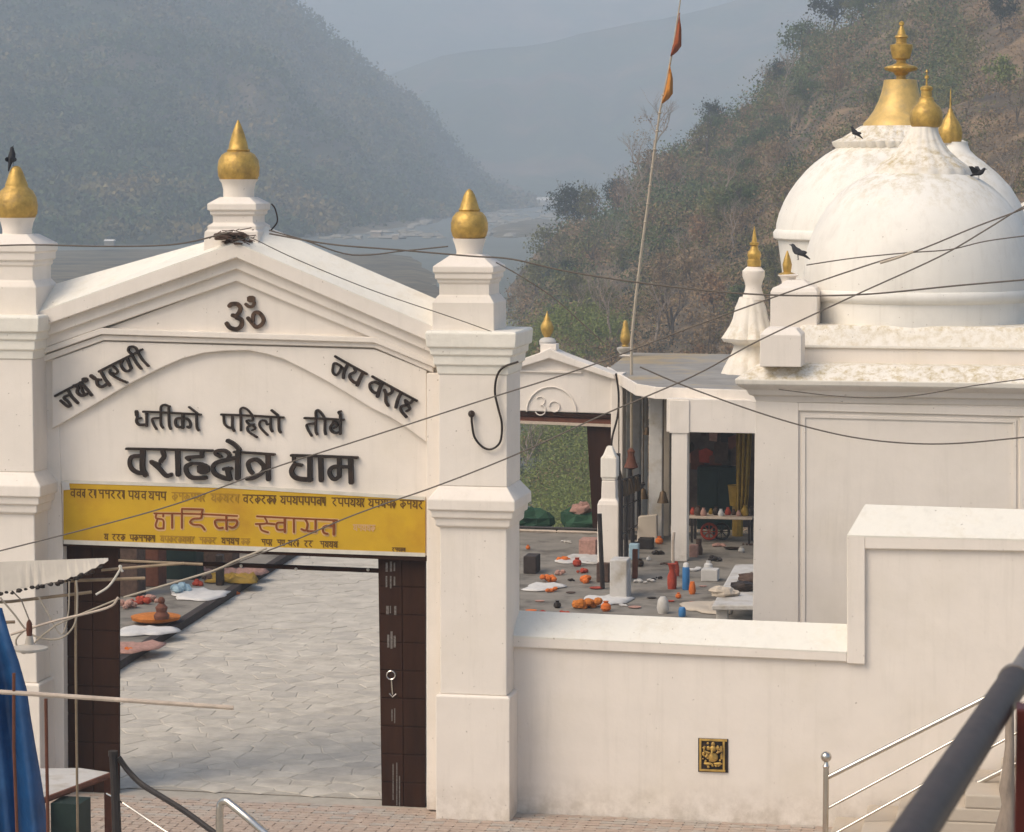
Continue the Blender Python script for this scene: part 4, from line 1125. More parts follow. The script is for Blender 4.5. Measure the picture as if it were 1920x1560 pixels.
# bushes just outside and coloured bundles by the rail
for px, py, r, m, lb in ((1090,955,.20,PNKC,'pale round bundle leaning outside the small gateway'),(1000,975,.35,GRN2,'green cloth heap outside the rail by the left side'),(1098,985,.45,GRN2,'green cloth heap outside the rail by the door leaf')):
    p = W(px, py, SY+.9); mb = MB()
    mb.ball((p.x,p.y,p.z), r, 10, 7, (1.3,.8,.8), .3); mb.tube([(p.x,p.y,p.z),(p.x,p.y,-.1)], r*.4, 6)
    tag(mb.build('bundle', m), lb, 'bundle')
tag(MB().box(W(960,900,SY+.6).x, W(1160,900,SY+.6).x, SY+.55, SY+1.6, -.6, -.1).build('ledge', CONC), 'concrete ledge outside the small gateway', None, None, 'structure')

# small stepped pillar in front of the back gate
s1 = thing('stepped_pillar', 'small white stepped pillar beside the small gateway', 'pillar', (W(1150,1040,20).x, 20, 0))
sx = W(1143,1000,20).x; ss = SCL(1148,1000,20)
def zz(py, Y=20): return W(1148,py,Y).z
mb = MB(); mb.sq(sx, 20, [(0,20*ss),(zz(945),20*ss),(zz(938),18*ss),(zz(934),14*ss),(zz(900),13*ss)]); mb.build('base', PL, s1, bevel=.02)
mb = MB(); mb.sq(sx, 20, [(zz(900),13*ss),(zz(896),13*ss),(zz(893),15*ss),(zz(858),15*ss),(zz(852),11*ss),(zz(836),5*ss)]); mb.build('top', PLS, s1, bevel=.02)

# ------------------------------------------------------------------ pavilion on the right of the courtyard
PZ = 3.55
pvn = thing('pavilion', 'grey slab roofed pavilion with white columns beside the temple', 'pavilion', (G(1330,1050).x, G(1330,1050).y, 0))
rf = [G(1196,722,PZ), G(1232,728,PZ), G(1640,742,PZ), G(1600,668,PZ), G(1180,661,PZ), G(1142,690,PZ)]
mb = MB(); mb.hslab([(p.x,p.y) for p in rf], PZ-.16, PZ); r_ = mb.build('roof', mat('slab_roof',(0.31,0.29,0.26),.9,var=.25,scale=1,col2=(0.36,0.28,0.17),c2scale=.5,c2lo=.5,c2hi=.62,bump=.02,bscale=4), pvn)
mb = MB()
for i in (5, 0, 1):
    a, b = rf[i], rf[(i+1) % 6]
    d = (b-a).normalized(); n = V((d.y,-d.x,0))*.05
    q = [a-d*.02, b+d*.02, b+d*.02+n, a-d*.02+n]
    mb.hslab([(p.x,p.y) for p in q], PZ-.22, PZ+.03)
mb.build('roof_edge', PL, r_, bevel=.01)
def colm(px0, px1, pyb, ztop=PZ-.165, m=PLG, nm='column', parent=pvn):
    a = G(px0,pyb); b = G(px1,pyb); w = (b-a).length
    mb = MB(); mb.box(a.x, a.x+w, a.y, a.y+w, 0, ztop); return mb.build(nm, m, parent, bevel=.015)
colm(1258,1288,1052, m=PL); colm(1216,1241,1012); colm(1174,1199,990); colm(1241,1255,1005, m=PLB); colm(1420,1450,1056, m=PL); colm(1203,1213,985)  # the narrow beige upright stands in for brown shading on a column
a = G(1250,1052); b = G(1450,1056)
mb = MB(); zb = PD(1350,810,(a-CAM).dot(FH)).z; mb.box(a.x-.02, b.x+.4, a.y+.02, a.y+.30, zb, PZ-.17); mb.build('beam', PL, pvn, bevel=.012)
mb = MB(); p0 = G(1252,1052)
mb.box(p0.x+.02, G(1292,1052).x, p0.y-.012, p0.y+.02, zb-.02, PZ-.2); mb.build('beam_end', PL, pvn, bevel=.01)
# back wall inside pavilion
bb = G(1250,985)
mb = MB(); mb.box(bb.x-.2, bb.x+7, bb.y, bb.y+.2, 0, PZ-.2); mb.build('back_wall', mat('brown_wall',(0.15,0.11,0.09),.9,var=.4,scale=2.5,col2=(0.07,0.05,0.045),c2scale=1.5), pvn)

# things inside the pavilion
def gbox(name, label, cat, px0, px1, py0, pyb, m, depth=.5, zb=0.0, group=None, pyg=None):
    g = G((px0+px1)/2, pyg or pyb, zb); D = (g-CAM).dot(FH)
    p0 = PD(px0, pyb, D); p1 = PD(px1, py0, D)
    t = thing(name, label, cat, (g.x, g.y, zb), group)
    return t, p0.x, p1.x, g.y, max(p0.z, zb), p1.z
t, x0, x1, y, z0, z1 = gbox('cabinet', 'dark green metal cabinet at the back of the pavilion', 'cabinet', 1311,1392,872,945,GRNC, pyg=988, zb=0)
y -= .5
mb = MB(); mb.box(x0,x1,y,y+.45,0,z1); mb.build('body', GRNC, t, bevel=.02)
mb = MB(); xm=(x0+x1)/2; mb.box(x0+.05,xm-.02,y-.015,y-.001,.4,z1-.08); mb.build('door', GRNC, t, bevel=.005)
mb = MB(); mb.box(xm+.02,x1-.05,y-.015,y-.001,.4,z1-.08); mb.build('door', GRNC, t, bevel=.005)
rq2 = random.Random(21)
bx = G(1250,985)
for i in range(16):
    x = bx.x + .4 + i*.085 + rq2.uniform(-.03,.03); zc = rq2.uniform(1.5, 2.7); w_ = rq2.uniform(.06,.16); h_ = rq2.uniform(.08,.3)
    cn, cm = [('brown',BRNC),('red',REDC),('black',BLK),('pink',PNKC),('rust',RUST)][i%5]
    mb = MB(); y_ = bx.y-.03-.012*i
    mb.slab([(x-w_,zc-h_),(x+w_*.8,zc-h_*1.1),(x+w_,zc+h_*.5),(x,zc+h_),(x-w_*1.1,zc+h_*.6)], y_, y_+.01)
    tag(mb.build('hung_cloth', cm), f'{cn} garment hanging on the back wall of the pavilion', 'garment', f'{cn} garments on the pavilion wall')
# yellow hanging cloth
g = G(1395,1010); D = (g-CAM).dot(FH)
vs = []; fs = []; n = 16
for i in range(n+1):
    u = i/n
    for j, py in enumerate((812,870,930,962)):
        p = PD(1380+30*u*(1-.1*j), py, D); vs.append((p.x, p.y+.05*math.sin(u*22+j*.3), p.z))
for i in range(n):
    for j in range(3): fs.append((i*4+j, (i+1)*4+j, (i+1)*4+j+1, i*4+j+1))
mb = MB(); mb.add(vs, fs)
o = mb.build('hanging_cloth', YELC, smooth=True); sm = o.modifiers.new('s','SOLIDIFY'); sm.thickness=.01
tag(o, 'yellow cloth hanging inside the pavilion on the right', 'cloth')
# tables
def table(px0, px1, pyt, pyb, dep, m, label, group=None):
    g0 = G(px0,pyb); g1 = G(px1,pyb); D = (g0-CAM).dot(FH); ztop = PD(px0,pyt,D).z
    t = thing('table', label, 'table', ((g0.x+g1.x)/2, g0.y, 0), group)
    mb = MB(); mb.box(g0.x, g1.x, g0.y, g0.y+dep, ztop-.05, ztop); mb.build('tabletop', m, t, bevel=.008)
    for a in (g0.x+.05, g1.x-.09):
        for c in (g0.y+.04, g0.y+dep-.08):
            mb = MB(); mb.box(a, a+.05, c, c+.05, 0, ztop-.05); mb.build('leg', IRON, t)
    return t, g0, g1, ztop
t, g0, g1, zt1 = table(1290,1412,968,1018,.7,POLEW,'long low table with a pale edge inside the pavilion')
rq = random.Random(9)
things_on = [('red', REDC), ('brown', BRNC), ('pink', PNKC), ('yellow', YELC), ('dark', BLK), ('white', WHTC)]
for i in range(11):
    x = g0.x + (g1.x-g0.x)*(i+.5)/11; y = g0.y + rq.uniform(.15,.5); cn, cm = things_on[i % 6]
    s = rq.uniform(.05,.1)
    mb = MB(); mb.lathe(x, y, [(zt1,s*.7),(zt1+s*.6,s),(zt1+s*1.4,s*.8),(zt1+s*2.0,s*.4),(zt1+s*2.3,s*.5)], 12)
    tag(mb.build('pot', cm, smooth=True), f'small {cn} pot, number {i+1} from the left on the pavilion table'.replace(f', number {i+1} from the left', ''), 'pot', 'pots on the pavilion table')
# big yellow bucket
p = G(1392,1005); mb = MB()
s = .22
D=(p-CAM).dot(FH)
mb.lathe(PD(1383,950,D).x, p.y, [(PD(1383,948,D).z,s*.8),(PD(1383,912,D).z,s),(PD(1383,910,D).z,s*1.05)], 18)
mb.tube([(PD(1383,950,D).x,p.y,0),(PD(1383,950,D).x,p.y,PD(1383,947,D).z)], .12, 8)
tag(mb.build('water_drum', YELC, smooth=True), 'yellow drum on a stand at the right of the pavilion', 'drum')
# red wheel things under the table
for px, lb in ((1330,'red spoked wheel leaning under the pavilion table'), (1353,'dark spoked wheel leaning under the pavilion table')):
    c = G(px,1012); c.y -= .05; r = .17
    tw = thing('wheel', lb, 'wheel', (c.x, c.y, 0))
    m = REDC if px == 1330 else IRON
    mb = MB(); mb.tube([V((c.x+r*math.cos(a), c.y, r+.02+r*math.sin(a))) for a in [i*math.pi/8 for i in range(17)]], .03, 6, cap=False); mb.build('rim', m, tw)
    for k in range(4):
        a = k*math.pi/4
        mb = MB(); mb.tube([V((c.x-r*math.cos(a), c.y, r+.02-r*math.sin(a))), V((c.x+r*math.cos(a), c.y, r+.02+r*math.sin(a)))], .012, 5); mb.build('spoke', m, tw)
# stone slab bench
bs = [G(1335,1135,.45), G(1378,1058,.45), G(1440,1058,.45), G(1440,1135,.45)]
t = thing('stone_bench', 'pale stone slab bench at the right of the courtyard', 'bench', (bs[0].x, bs[0].y, 0))
mb = MB(); mb.hslab([(p.x,p.y) for p in bs], .36, .45); mb.build('seat', PLG, t, bevel=.02)
for p in (bs[0]+V((.15,.3,0)), bs[1]+V((.25,-.5,0)), bs[2]+V((-.3,-.5,0))):
    mb = MB(); mb.box(p.x-.1,p.x+.1,p.y-.1,p.y+.1,0,.36); mb.build('leg', PLG, t)
for i,(px,py,m,lb) in enumerate(((1392,1108,BLK,'black cloth heap on the stone bench'),(1352,1118,PLB,'beige sack on the near end of the stone bench'),(1405,1092,BRNC,'brown cloth heap behind the black one on the stone bench'))):
    p = G(px,py,.45); mb = MB(); mb.ball((p.x,p.y,.53), .18, 10, 7, (1.3,.9,.55), .18); mb.ball((p.x+.18,p.y+.1,.50), .12, 10, 7, (1.2,.9,.5), .18)
    tag(mb.build('cloth_heap', m), lb, 'cloth heap')
# shrine lamp stand
p = G(1181,1010); D = (p-CAM).dot(FH)
t = thing('lamp_stand', 'tall dark oil lamp stand with a round tray near the small gateway', 'lamp stand', p)
def zD(py): return PD(1181,py,D).z
mb = MB(); mb.lathe(p.x,p.y,[(0,.22),(.05,.2),(.12,.06),(zD(925),.05),(zD(916),.09),(zD(880),.04),(zD(872),.04)],16); mb.build('pole', IRON, t, smooth=True)
mb = MB(); mb.lathe(p.x,p.y,[(zD(922),.10),(zD(915),.30),(zD(909),.31),(zD(908),.27)],20); mb.build('tray', IRON, t, smooth=True)
mb = MB(); mb.lathe(p.x+.02,p.y,[(zD(880),.05),(zD(876),.16),(zD(866),.11),(zD(852),.07),(zD(846),.09),(zD(840),.03)],14); mb.build('top_figure', RUST, t, smooth=True)
for k in range(6):
    a = k*math.pi/3; mb = MB(); q = (p.x+.29*math.cos(a), p.y+.29*math.sin(a)); mb.lathe(q[0],q[1],[(zD(910),.03),(zD(907),.05),(zD(903),.02)],8); mb.build('oil_cup', IRON, t)
BELLM = mat('bell_bronze', (0.10,0.065,0.035), .5, metal=.5, var=.3)
rail2 = thing('bell_rail', 'dark iron rail with hanging bells between the posts of the shrine front', 'bell rail', G(1165,1080))
ends = []
for px, pyb, pyt in ((1164,1092,900),(1174,1058,898),(1186,1030,894),(1198,1006,890)):
    p = G(px,pyb); D = (p-CAM).dot(FH); tp_ = PD(px,pyt,D); ends.append(tp_)
    mb = MB(); mb.tube([(p.x,p.y,0),tp_], .045, 8); mb.build('post', IRON, rail2)
for k in range(3):
    for f_ in (0, -.55, -1.1):
        mb = MB(); mb.tube([ends[k]+V((0,0,f_)), ends[k+1]+V((0,0,f_))], .02, 6); mb.build('rail', IRON, rail2)
    for u in (.25,.6):
        q_ = ends[k].lerp(ends[k+1],u); mb = MB(); mb.lathe(q_.x,q_.y,[(q_.z-.32,.11),(q_.z-.28,.10),(q_.z-.16,.07),(q_.z-.06,.05),(q_.z,.015)],14); mb.build('bell', BELLM, rail2, smooth=True)
bellp = []
for px, pyz, pyg, r in ((1206,915,1000,.12),(1160,880,1060,.10),(1243,920,1030,.13),(1213,800,1000,.09)):
    p = G(px,pyg); D = (p-CAM).dot(FH); c_ = PD(px,pyz,D)
    mb = MB(); mb.lathe(c_.x,c_.y,[(c_.z-r*2,r),(c_.z-r*1.7,r*.9),(c_.z-r,r*.65),(c_.z-r*.3,r*.5),(c_.z,r*.15)],16); mb.tube([(c_.x,c_.y,c_.z),(c_.x,c_.y,PZ-.2)],.012,5)
    tag(mb.build('hanging_bell', BELLM, smooth=True), {1206:'bronze bell hanging low in front of the pavilion side',1160:'small bronze bell beside the stepped pillar',1243:'largest bronze bell hanging by the front column',1213:'small bronze bell high under the pavilion roof edge'}[px], 'bell')
for px, pyb, pyt, w_, m_, lb in ((1176,1118,1066,6,PLG,'grey low post right of the mossy stone block'),(1190,1085,1030,5,RUST,'rusty low post behind the mossy stone'),(1150,1046,985,5,PLG,'grey slab post against the stepped pillar'),(1210,1030,1010,14,IRON,'dark crate at the foot of the pavilion side'),(1188,1050,1020,9,BLUC,'pale blue grey tub by the bell rail'),(1330,1090,1068,16,PLG,'grey stone step behind the bench'),(1300,1045,1022,8,PNKC,'pink sack by the front column')):
    g0=G(px-w_,pyb); g1=G(px+w_,pyb); D=(g0-CAM).dot(FH); zt_=PD(px,pyt,D).z
    mb=MB(); mb.box(g0.x,g1.x,g0.y,g0.y+(g1.x-g0.x),0.002,zt_); tag(mb.build('low_post' if w_<8 else 'crate',m_,bevel=.015),lb,'post' if w_<8 else 'crate')
# beige notice / sack leaning
p = G(1218,1012)
mb = MB(); q0=G(1197,1014); D=(q0-CAM).dot(FH)
mb.slab([(PD(1197,1012,D).x,0),(PD(1236,1012,D).x,0),(PD(1235,962,D).x,PD(1235,962,D).z),(PD(1200,966,D).x,PD(1200,966,D).z)], q0.y-.25, q0.y-.05)
tag(mb.build('board', PLB, bevel=.02), 'beige board leaning against the pavilion column', 'board')
# stone plinth and posts in mid court
def stone(px0,px1,py0,pyb,m,label,name='stone_block',cat='stone block',dep=.5):
    g0=G(px0,pyb); g1=G(px1,pyb); D=(g0-CAM).dot(FH); zt_=PD(px0,py0,D).z
    mb=MB(); mb.box(g0.x,g1.x,g0.y,g0.y+dep,0.002,zt_)
    return tag(mb.build(name,m,bevel=.02),label,cat)
stone(1143,1176,1050,1122,PLG,'mossy grey stone block in the middle of the courtyard')
stone(1085,1118,1012,1042,PNKC,'low pink box on the courtyard floor', 'box', 'box')
stone(1118,1142,1056,1092,BRNC,'dark square block beside the mossy stone', 'stone_block','stone block')
stone(981,1006,1043,1076,RISER,'dark box at the left edge of the view past the pillar','box','box')
p=G(1130,1104); D=(p-CAM).dot(FH)
t = tag(MB().tube([(p.x,p.y,0),PD(1124,963,D)], .045, 8).build('wooden_post', IRON), 'thin dark leaning post in front of the stepped pillar', 'post')
p=G(1160,1064); D=(p-CAM).dot(FH)
tag(MB().tube([(p.x,p.y,0),PD(1157,850,D)], .07, 8).build('wooden_post', IRON), 'dark upright post beside the oil lamp stand', 'post')
p=G(1262,1062); D=(p-CAM).dot(FH)
tag(MB().tube([(p.x,p.y,0),PD(1262,1015,D),PD(1264,998,D)], .03, 8).build('iron_rod', POLEW), 'pale bent rod standing before the front column', 'rod')
# blue bottle, red vase
def vase(px, pyb, prof, m, label, name, cat, capm=None, cap=None):
    p=G(px,pyb); D=(p-CAM).dot(FH); t=thing(name,label,cat,p)
    k=D/FPX
    mb=MB(); mb.lathe(p.x,p.y,[(max(0,(pyb-py))*k,r*k) for py,r in prof],16); mb.build('body',m,t,smooth=True)
    if cap: mb=MB(); mb.lathe(p.x,p.y,[((pyb-py)*k,r*k) for py,r in cap],16); mb.build('cap',capm,t,smooth=True)
vase(1286,1106,[(1106,6),(1104,7),(1066,7),(1062,6)],BLUE,'tall blue plastic bottle standing in the courtyard','bottle','bottle',WHTC,[(1062,6),(1056,5),(1054,3)])
vase(1279,1156,[(1156,6),(1154,7),(1142,7),(1138,5)],BLUE,'short blue can close behind the boundary wall','can','can')
vase(1260,1104,[(1104,8),(1096,9),(1080,9),(1070,5),(1060,7),(1056,9)],REDC,'red vase beside the blue bottle','vase','vase')
vase(1298,1114,[(1114,5),(1108,7),(1098,6),(1090,4)],SAFF,'small orange vase right of the blue bottle','vase','vase')
vase(1268,1080,[(1080,5),(1070,6),(1060,5),(1052,3)],REDC,'small red vase behind the larger one','vase','vase')
vase(1243,1150,[(1150,9),(1140,12),(1125,10),(1118,5)],PLG,'rough grey stone urn near the boundary wall','urn','urn')
vase(1310,1040,[(1040,7),(1030,8),(1020,5),(1010,6)],BRNC,'brown pot just behind the front column','pot','pot')
# offerings and flowers on the floor
rk = random.Random(31)
CM = [(SAFF,'orange'),(BRNC,'brown'),(BLK,'black'),(WHTC,'white'),(REDC,'red'),(PLG,'grey'),(PNKC,'pink')]
spots_ = [(990,1030),(1005,1065),(1012,1128),(1045,1140),(1060,1018),(1070,1112),(1082,1062),(1112,1056),(1118,1104),(1136,1146),(1166,1136),(1190,1140),(1200,1062),(1208,1092),(1222,1122),(1216,1052),(1246,1058),(1256,1128),(1272,1122),(1300,1070),(1318,1100),(1328,1068),(1350,1024),(1372,1030),(1390,1036),(1402,1022),(1300,1130),(1236,1020),(1060,1150),(996,1146)]
for i, (px, py) in enumerate(spots_):
    m_, cn = CM[(i*3+i//7) % 7]; p = G(px, py); r = rk.uniform(.05,.12); kind = i % 3
    t = MB()
    if kind == 0: t.lathe(p.x,p.y,[(0.002,r*.6),(r*.5,r),(r*1.2,r*.9),(r*1.6,r*.4),(r*1.9,r*.55)],12); nm='pot'; lb='small pot'
    elif kind == 1:
        for _ in range(6): t.ball((p.x+rk.uniform(-r,r)*1.6,p.y+rk.uniform(-r,r)*1.6,r*.3),r*rk.uniform(.3,.6),7,5,(1.3,1,.6),.25)
        nm='litter_heap'; lb='litter heap'
    else: t.lathe(p.x,p.y,[(0.002,r*.7),(r*.15,r*1.3),(r*.3,r*1.5),(r*.28,r*1.35),(r*.12,r*.6)],14); nm='dish'; lb='flat dish'
    col_ = 'left part' if px < 1080 else ('middle' if px < 1200 else ('part before the front column' if px < 1300 else 'right part'))
    row_ = 'far' if py < 1045 else ('mid distance' if py < 1105 else 'near the boundary wall')
    tag(t.build(nm, m_, smooth=kind != 1), f'{cn} {lb} on the courtyard floor, {col_}, {row_}', nm.replace('_',' '), f'{lb}s on the courtyard floor')
def heap(px,py,r,m,label,name='flower_heap',cat='flower heap',n=7,z=0.0):
    p=G(px,py,z); mb=MB()
    for k in range(n):
        a=random.uniform(0,6.28); q=r*random.uniform(0,.9)
        mb.ball((p.x+q*math.cos(a),p.y+q*math.sin(a),z+r*random.uniform(.12,.5)), r*random.uniform(.25,.42), 7, 5, (1,1,.8), .12)
    return tag(mb.build(name,m),label,cat)
heap(1031,1090,.22,SAFF,'orange marigold heap left in the courtyard','flower_heap','flower heap',10)
heap(1033,1110,.14,SAFF,'small orange marigold heap in front of the tallest one')
heap(1060,1052,.16,SAFF,'orange flower heap nearest the rail')
heap(1046,1078,.14,PNKC,'pinkish flower heap beside the orange marigolds')
heap(1094,1092,.20,SAFF,'orange flower heap left of the mossy stone block')
heap(1092,1075,.14,REDC,'red flower heap left of the dark square block')
heap(1100,1140,.26,ORNG,'deep orange cloth bundle close to the boundary wall','bundle','bundle',12)
heap(1073,1090,.09,BLK,'small black pouch among the flowers','pouch','pouch',4)
heap(1018,1152,.12,REDC,'red flower heap right behind the boundary wall')
heap(1225,1090,.10,BLK,'black shoe left on the courtyard floor','shoe','shoe',4)
heap(1235,1086,.09,BLK,'second black shoe just right of the first','shoe','shoe',4)
heap(1232,1040,.16,BLK,'dark cloth heap near the board','cloth_heap','cloth heap',8)
heap(1340,1052,.16,IRON,'dark kettle pile behind the front column','kettle','kettle',6)
heap(1200,1028,.22,BLK,'black bag at the foot of the oil lamp stand','bag','bag',7)
def mat_on(px,py,w,d,m,label,name='cloth',cat='cloth',z=0.0,h=.03):
    p=G(px,py,z); mb=MB(); n=26; rr_=random.Random(px*7+py)
    ph=[rr_.uniform(0,6.28) for _ in range(4)]
    def rad(a): return 1+.16*math.sin(2*a+ph[0])+.12*math.sin(3*a+ph[1])+.07*math.sin(7*a+ph[2])
    vs=[(p.x,p.y,z+h)]; fs=[]; K=5
    for k in range(1,K+1):
        for i in range(n):
            a=2*math.pi*i/n; q=rad(a)*k/K*(abs(math.cos(a))**4+abs(math.sin(a))**4)**-.25*.9
            zz_=z+.012+h*(.6+.8*abs(noise.noise(V((p.x+q*math.cos(a)*4, q*math.sin(a)*4, ph[3]))))*3)*(1 if k<K else .2)
            vs.append((p.x+w*q*math.cos(a), p.y+d*q*math.sin(a), zz_))
    for i in range(n): fs.append((0,1+i,1+(i+1)%n))
    for k in range(K-1):
        for i in range(n): fs.append((1+k*n+i,1+(k+1)*n+i,1+(k+1)*n+(i+1)%n,1+k*n+(i+1)%n))
    mb.add(vs,fs); o=mb.build(name,m,smooth=True,angle=60)
    sm_=o.modifiers.new('s','SOLIDIFY'); sm_.thickness=.008; sm_.offset=-1
    return tag(o,label,cat)
mat_on(1020,1102,.42,.5,WHTC,'white cloth left of the courtyard rail steps')
mat_on(1130,1128,.5,.7,WHTC,'white cloth beside the deep orange bundle')
mat_on(1095,1050,.5,.8,PLG,'grey mat behind the flower heaps')
mat_on(1330,1140,.5,.8,PLB,'beige mat by the stone bench')

# ------------------------------------------------------------------ left side of the courtyard seen through the gate
kx = [G(225,1247), G(385,1152), G(530,1052), G(560,1040)]
d_ = (kx[2]-kx[0]); d_.z=0; d_.normalize(); nrm=V((-d_.y,d_.x,0))
st0 = kx[0]-d_*9; st1 = kx[0]+d_*17
mb = MB(); q=[st0,st1,st1+nrm*6,st0+nrm*6]
mb.hslab([(p.x,p.y) for p in q], 0.0, .16)
tag(mb.build('side_platform', CONC), 'low raised platform along the left side of the courtyard', None, None, 'structure')
mb = MB(); q=[st0-nrm*.16,st1-nrm*.16,st1-nrm*.002,st0-nrm*.002]
mb.hslab([(p.x,p.y) for p in q], 0.026, .165)
tag(mb.build('kerb', RISER), 'kerb along the raised platform with shade put into its dark colour', None, None, 'structure')  # dark strip paints the shadowed riser of the platform
PZ2 = .16
mat_on(272,1185,.5,.6,WHTC,'white cloth spread on the platform beside the orange tray',z=PZ2)
mat_on(238,1216,.5,.7,PNKC,'pink patterned cloth nearest the left door leaf',z=PZ2)
p = G(292,1168,PZ2); mb=MB(); mb.lathe(p.x,p.y,[(PZ2+.03,.30),(PZ2+.07,.42),(PZ2+.12,.44),(PZ2+.14,.36)],24)
tag(mb.build('tray',ORNG,smooth=True),'round orange tray on the platform','tray')
p = G(303,1160,PZ2+.14); t = thing('figurine','small brown seated figurine on the orange tray','figurine',p)
mb=MB(); mb.lathe(p.x,p.y,[(p.z,.13),(p.z+.06,.14),(p.z+.12,.09),(p.z+.2,.11),(p.z+.27,.05)],14); mb.build('body',RUST,t,smooth=True)
mb=MB(); mb.ball((p.x,p.y,p.z+.32),.065,10,8); mb.build('head',RUST,t,smooth=True)
mat_on(372,1116,.6,.7,WHTC,'grey white sheet with a pale blue bundle on it',z=PZ2)
heap(340,1110,.24,BLUC,'pale blue plastic bundle on the sheet','bundle','bundle',9,PZ2+.03)
mat_on(437,1090,.5,.5,YELC,'yellow tray of goods on the platform','tray','tray',z=PZ2,h=.08)
mat_on(445,1079,.5,.5,PNKC,'pink tray behind the yellow one','tray','tray',z=PZ2,h=.08)
heap(443,1117,.12,SAFF,'small orange heap on the flagstones by the kerb')
for i,(px,py,r,m,lb) in enumerate(((240,1140,.22,PNKC,'pink bag heap behind the left door leaf'),(262,1132,.22,REDC,'red bag heap beside the pink one'),(282,1128,.2,PNKC,'rose cloth bundle right of the red bag heap'),(395,1092,.22,BRNC,'brown basket pile on the platform'),(383,1078,.22,PNKC,'pink garland pile behind the brown baskets'),(368,1098,.16,REDC,'red garland pile beside the blue bundle'),(245,1222,.10,SAFF,'orange flower heap nearest the left door leaf'),(335,1082,.2,BRNC,'brown jar pile under the green cabinet'))):
    heap(px,py,r,m,lb,'goods_heap','goods',9,PZ2)
# stall structures at the back left
def upright(px0,px1,py0,pyb,m,label,name,cat,z=PZ2,dep=.5):
    g0=G(px0,pyb,z); g1=G(px1,pyb,z); D=(g0-CAM).dot(FH); zt_=PD(px0,py0,D).z
    mb=MB(); mb.box(g0.x,g1.x,g0.y,g0.y+dep,z,zt_)
    return tag(mb.build(name,m,bevel=.02),label,cat)
upright(262,300,960,1100,RUST,'rust red pillar at the back of the platform','brick_pillar','pillar')
upright(306,372,985,1086,GRNC,'dark green cupboard right of the red pillar','cupboard','cupboard')
upright(200,262,960,1118,BRNC,'dark brown stall front behind the left door leaf','stall','stall')
upright(372,440,1000,1072,BRNC,'brown shelf with goods at the back of the platform','shelf','shelf')
upright(404,418,1040,1098,BLK,'black folded umbrella standing on the platform','umbrella','umbrella',dep=.15)
upright(462,505,1000,1050,BLUC,'pale blue panel at the far end of the courtyard','panel','panel',z=0)
# back wall of the left court
g=G(150,1052)
mb=MB(); mb.box(g.x-8,G(455,1052).x,g.y+.8,g.y+1.1,0,3.2); tag(mb.build('court_wall',mat('court_wall',(0.20,0.16,0.13),.9,var=.4,scale=2)),'brown wall closing the left side of the courtyard','wall')

# ------------------------------------------------------------------ flag line
fl_ = thing('flag_pole', 'thin tall bamboo pole with two orange pennants behind the small gateway', 'flag pole', G(1184,1000))
PDn = (G(1184,1000)-CAM).dot(FH)
pp = [(1184,640),(1192,560),(1203,470),(1215,380),(1226,290),(1238,205),(1250,150),(1262,90),(1275,5),(1277,-10)]
mb = MB(); base = G(1184,1000)
mb.tube([(base.x,base.y,0)]+[PD(a,b,PDn) for a,b in pp], [.035]*4+[.03]*2+[.024]*3+[.016,.012], 6); mb.build('pole', ROPE, fl_)
mb = MB()
for i in range(14): a=620-i*34; x=interp(-a, sorted([(-q[1],q[0]) for q in pp])); mb.ball(PD(x,a,PDn), .045, 6, 4, (1,1,.7))
mb.build('knot', ROPE, fl_)
def pennant(tip_t, tip_b, fly, bot, m, label):
    vs=[]; fs=[]; n=8
    for i in range(n+1):
        v=i/n
        a = V((*tip_t,0)).lerp(V((*tip_b,0)), v)
        wx = math.sin(v*math.pi*.85)**.8
        b = a.lerp(V((interp(v,[(0,tip_t[0]),(.35,fly[0]),(.8,bot[0]),(1,tip_b[0])]), a.y, 0)), 1)
        for k in range(4):
            u=k/3; p=PD(a.x+(b.x-a.x)*u, a.y+u*2, PDn); vs.append((p.x, p.y-.05+.06*math.sin(u*5+v*3), p.z))
    for i in range(n):
        for k in range(3): fs.append((i*4+k,i*4+k+1,(i+1)*4+k+1,(i+1)*4+k))
    mb=MB(); mb.add(vs,fs); o=mb.build('pennant',m,fl_,smooth=True); s=o.modifiers.new('s','SOLIDIFY'); s.thickness=.008
    o['label']=label
pennant((1275,24),(1258,104),(1278,30),(1277,80),mat('red_orange_cloth',(0.36,.09,.03),.8,var=.3,scale=3),'upper red orange pennant')
pennant((1257,118),(1242,192),(1262,130),(1261,176),mat('yellow_orange_cloth',(0.50,.20,.035),.8,var=.3,scale=3),'lower yellow orange pennant')
# gold pot at the pavilion corner
gp = thing('small_shrine', 'tiny gold topped shrine spire on the left end of the pavilion roof', 'shrine', G(1173,668,PZ))
gq=G(1173,668,PZ); Ys = gq.y; Xs = gq.x; s_ = SCL(1172,650,Ys)
mb=MB(); mb.sq(Xs,Ys,[(PZ,12*s_),(W(1172,664,Ys).z,12*s_)]); mb.build('post',PL,gp,bevel=.02)
tl('cup',1172,[(670,8),(662,10),(656,15),(652,15),(650,8)],PLG,20,None,gp,Yz=Ys)
tl('gold_pot',1173,[(652,6),(648,7),(646,5),(640,9),(634,10),(628,9),(618,7),(612,5),(606,5),(602,3),(600,.5)],GOLD,20,None,gp,Yz=Ys)

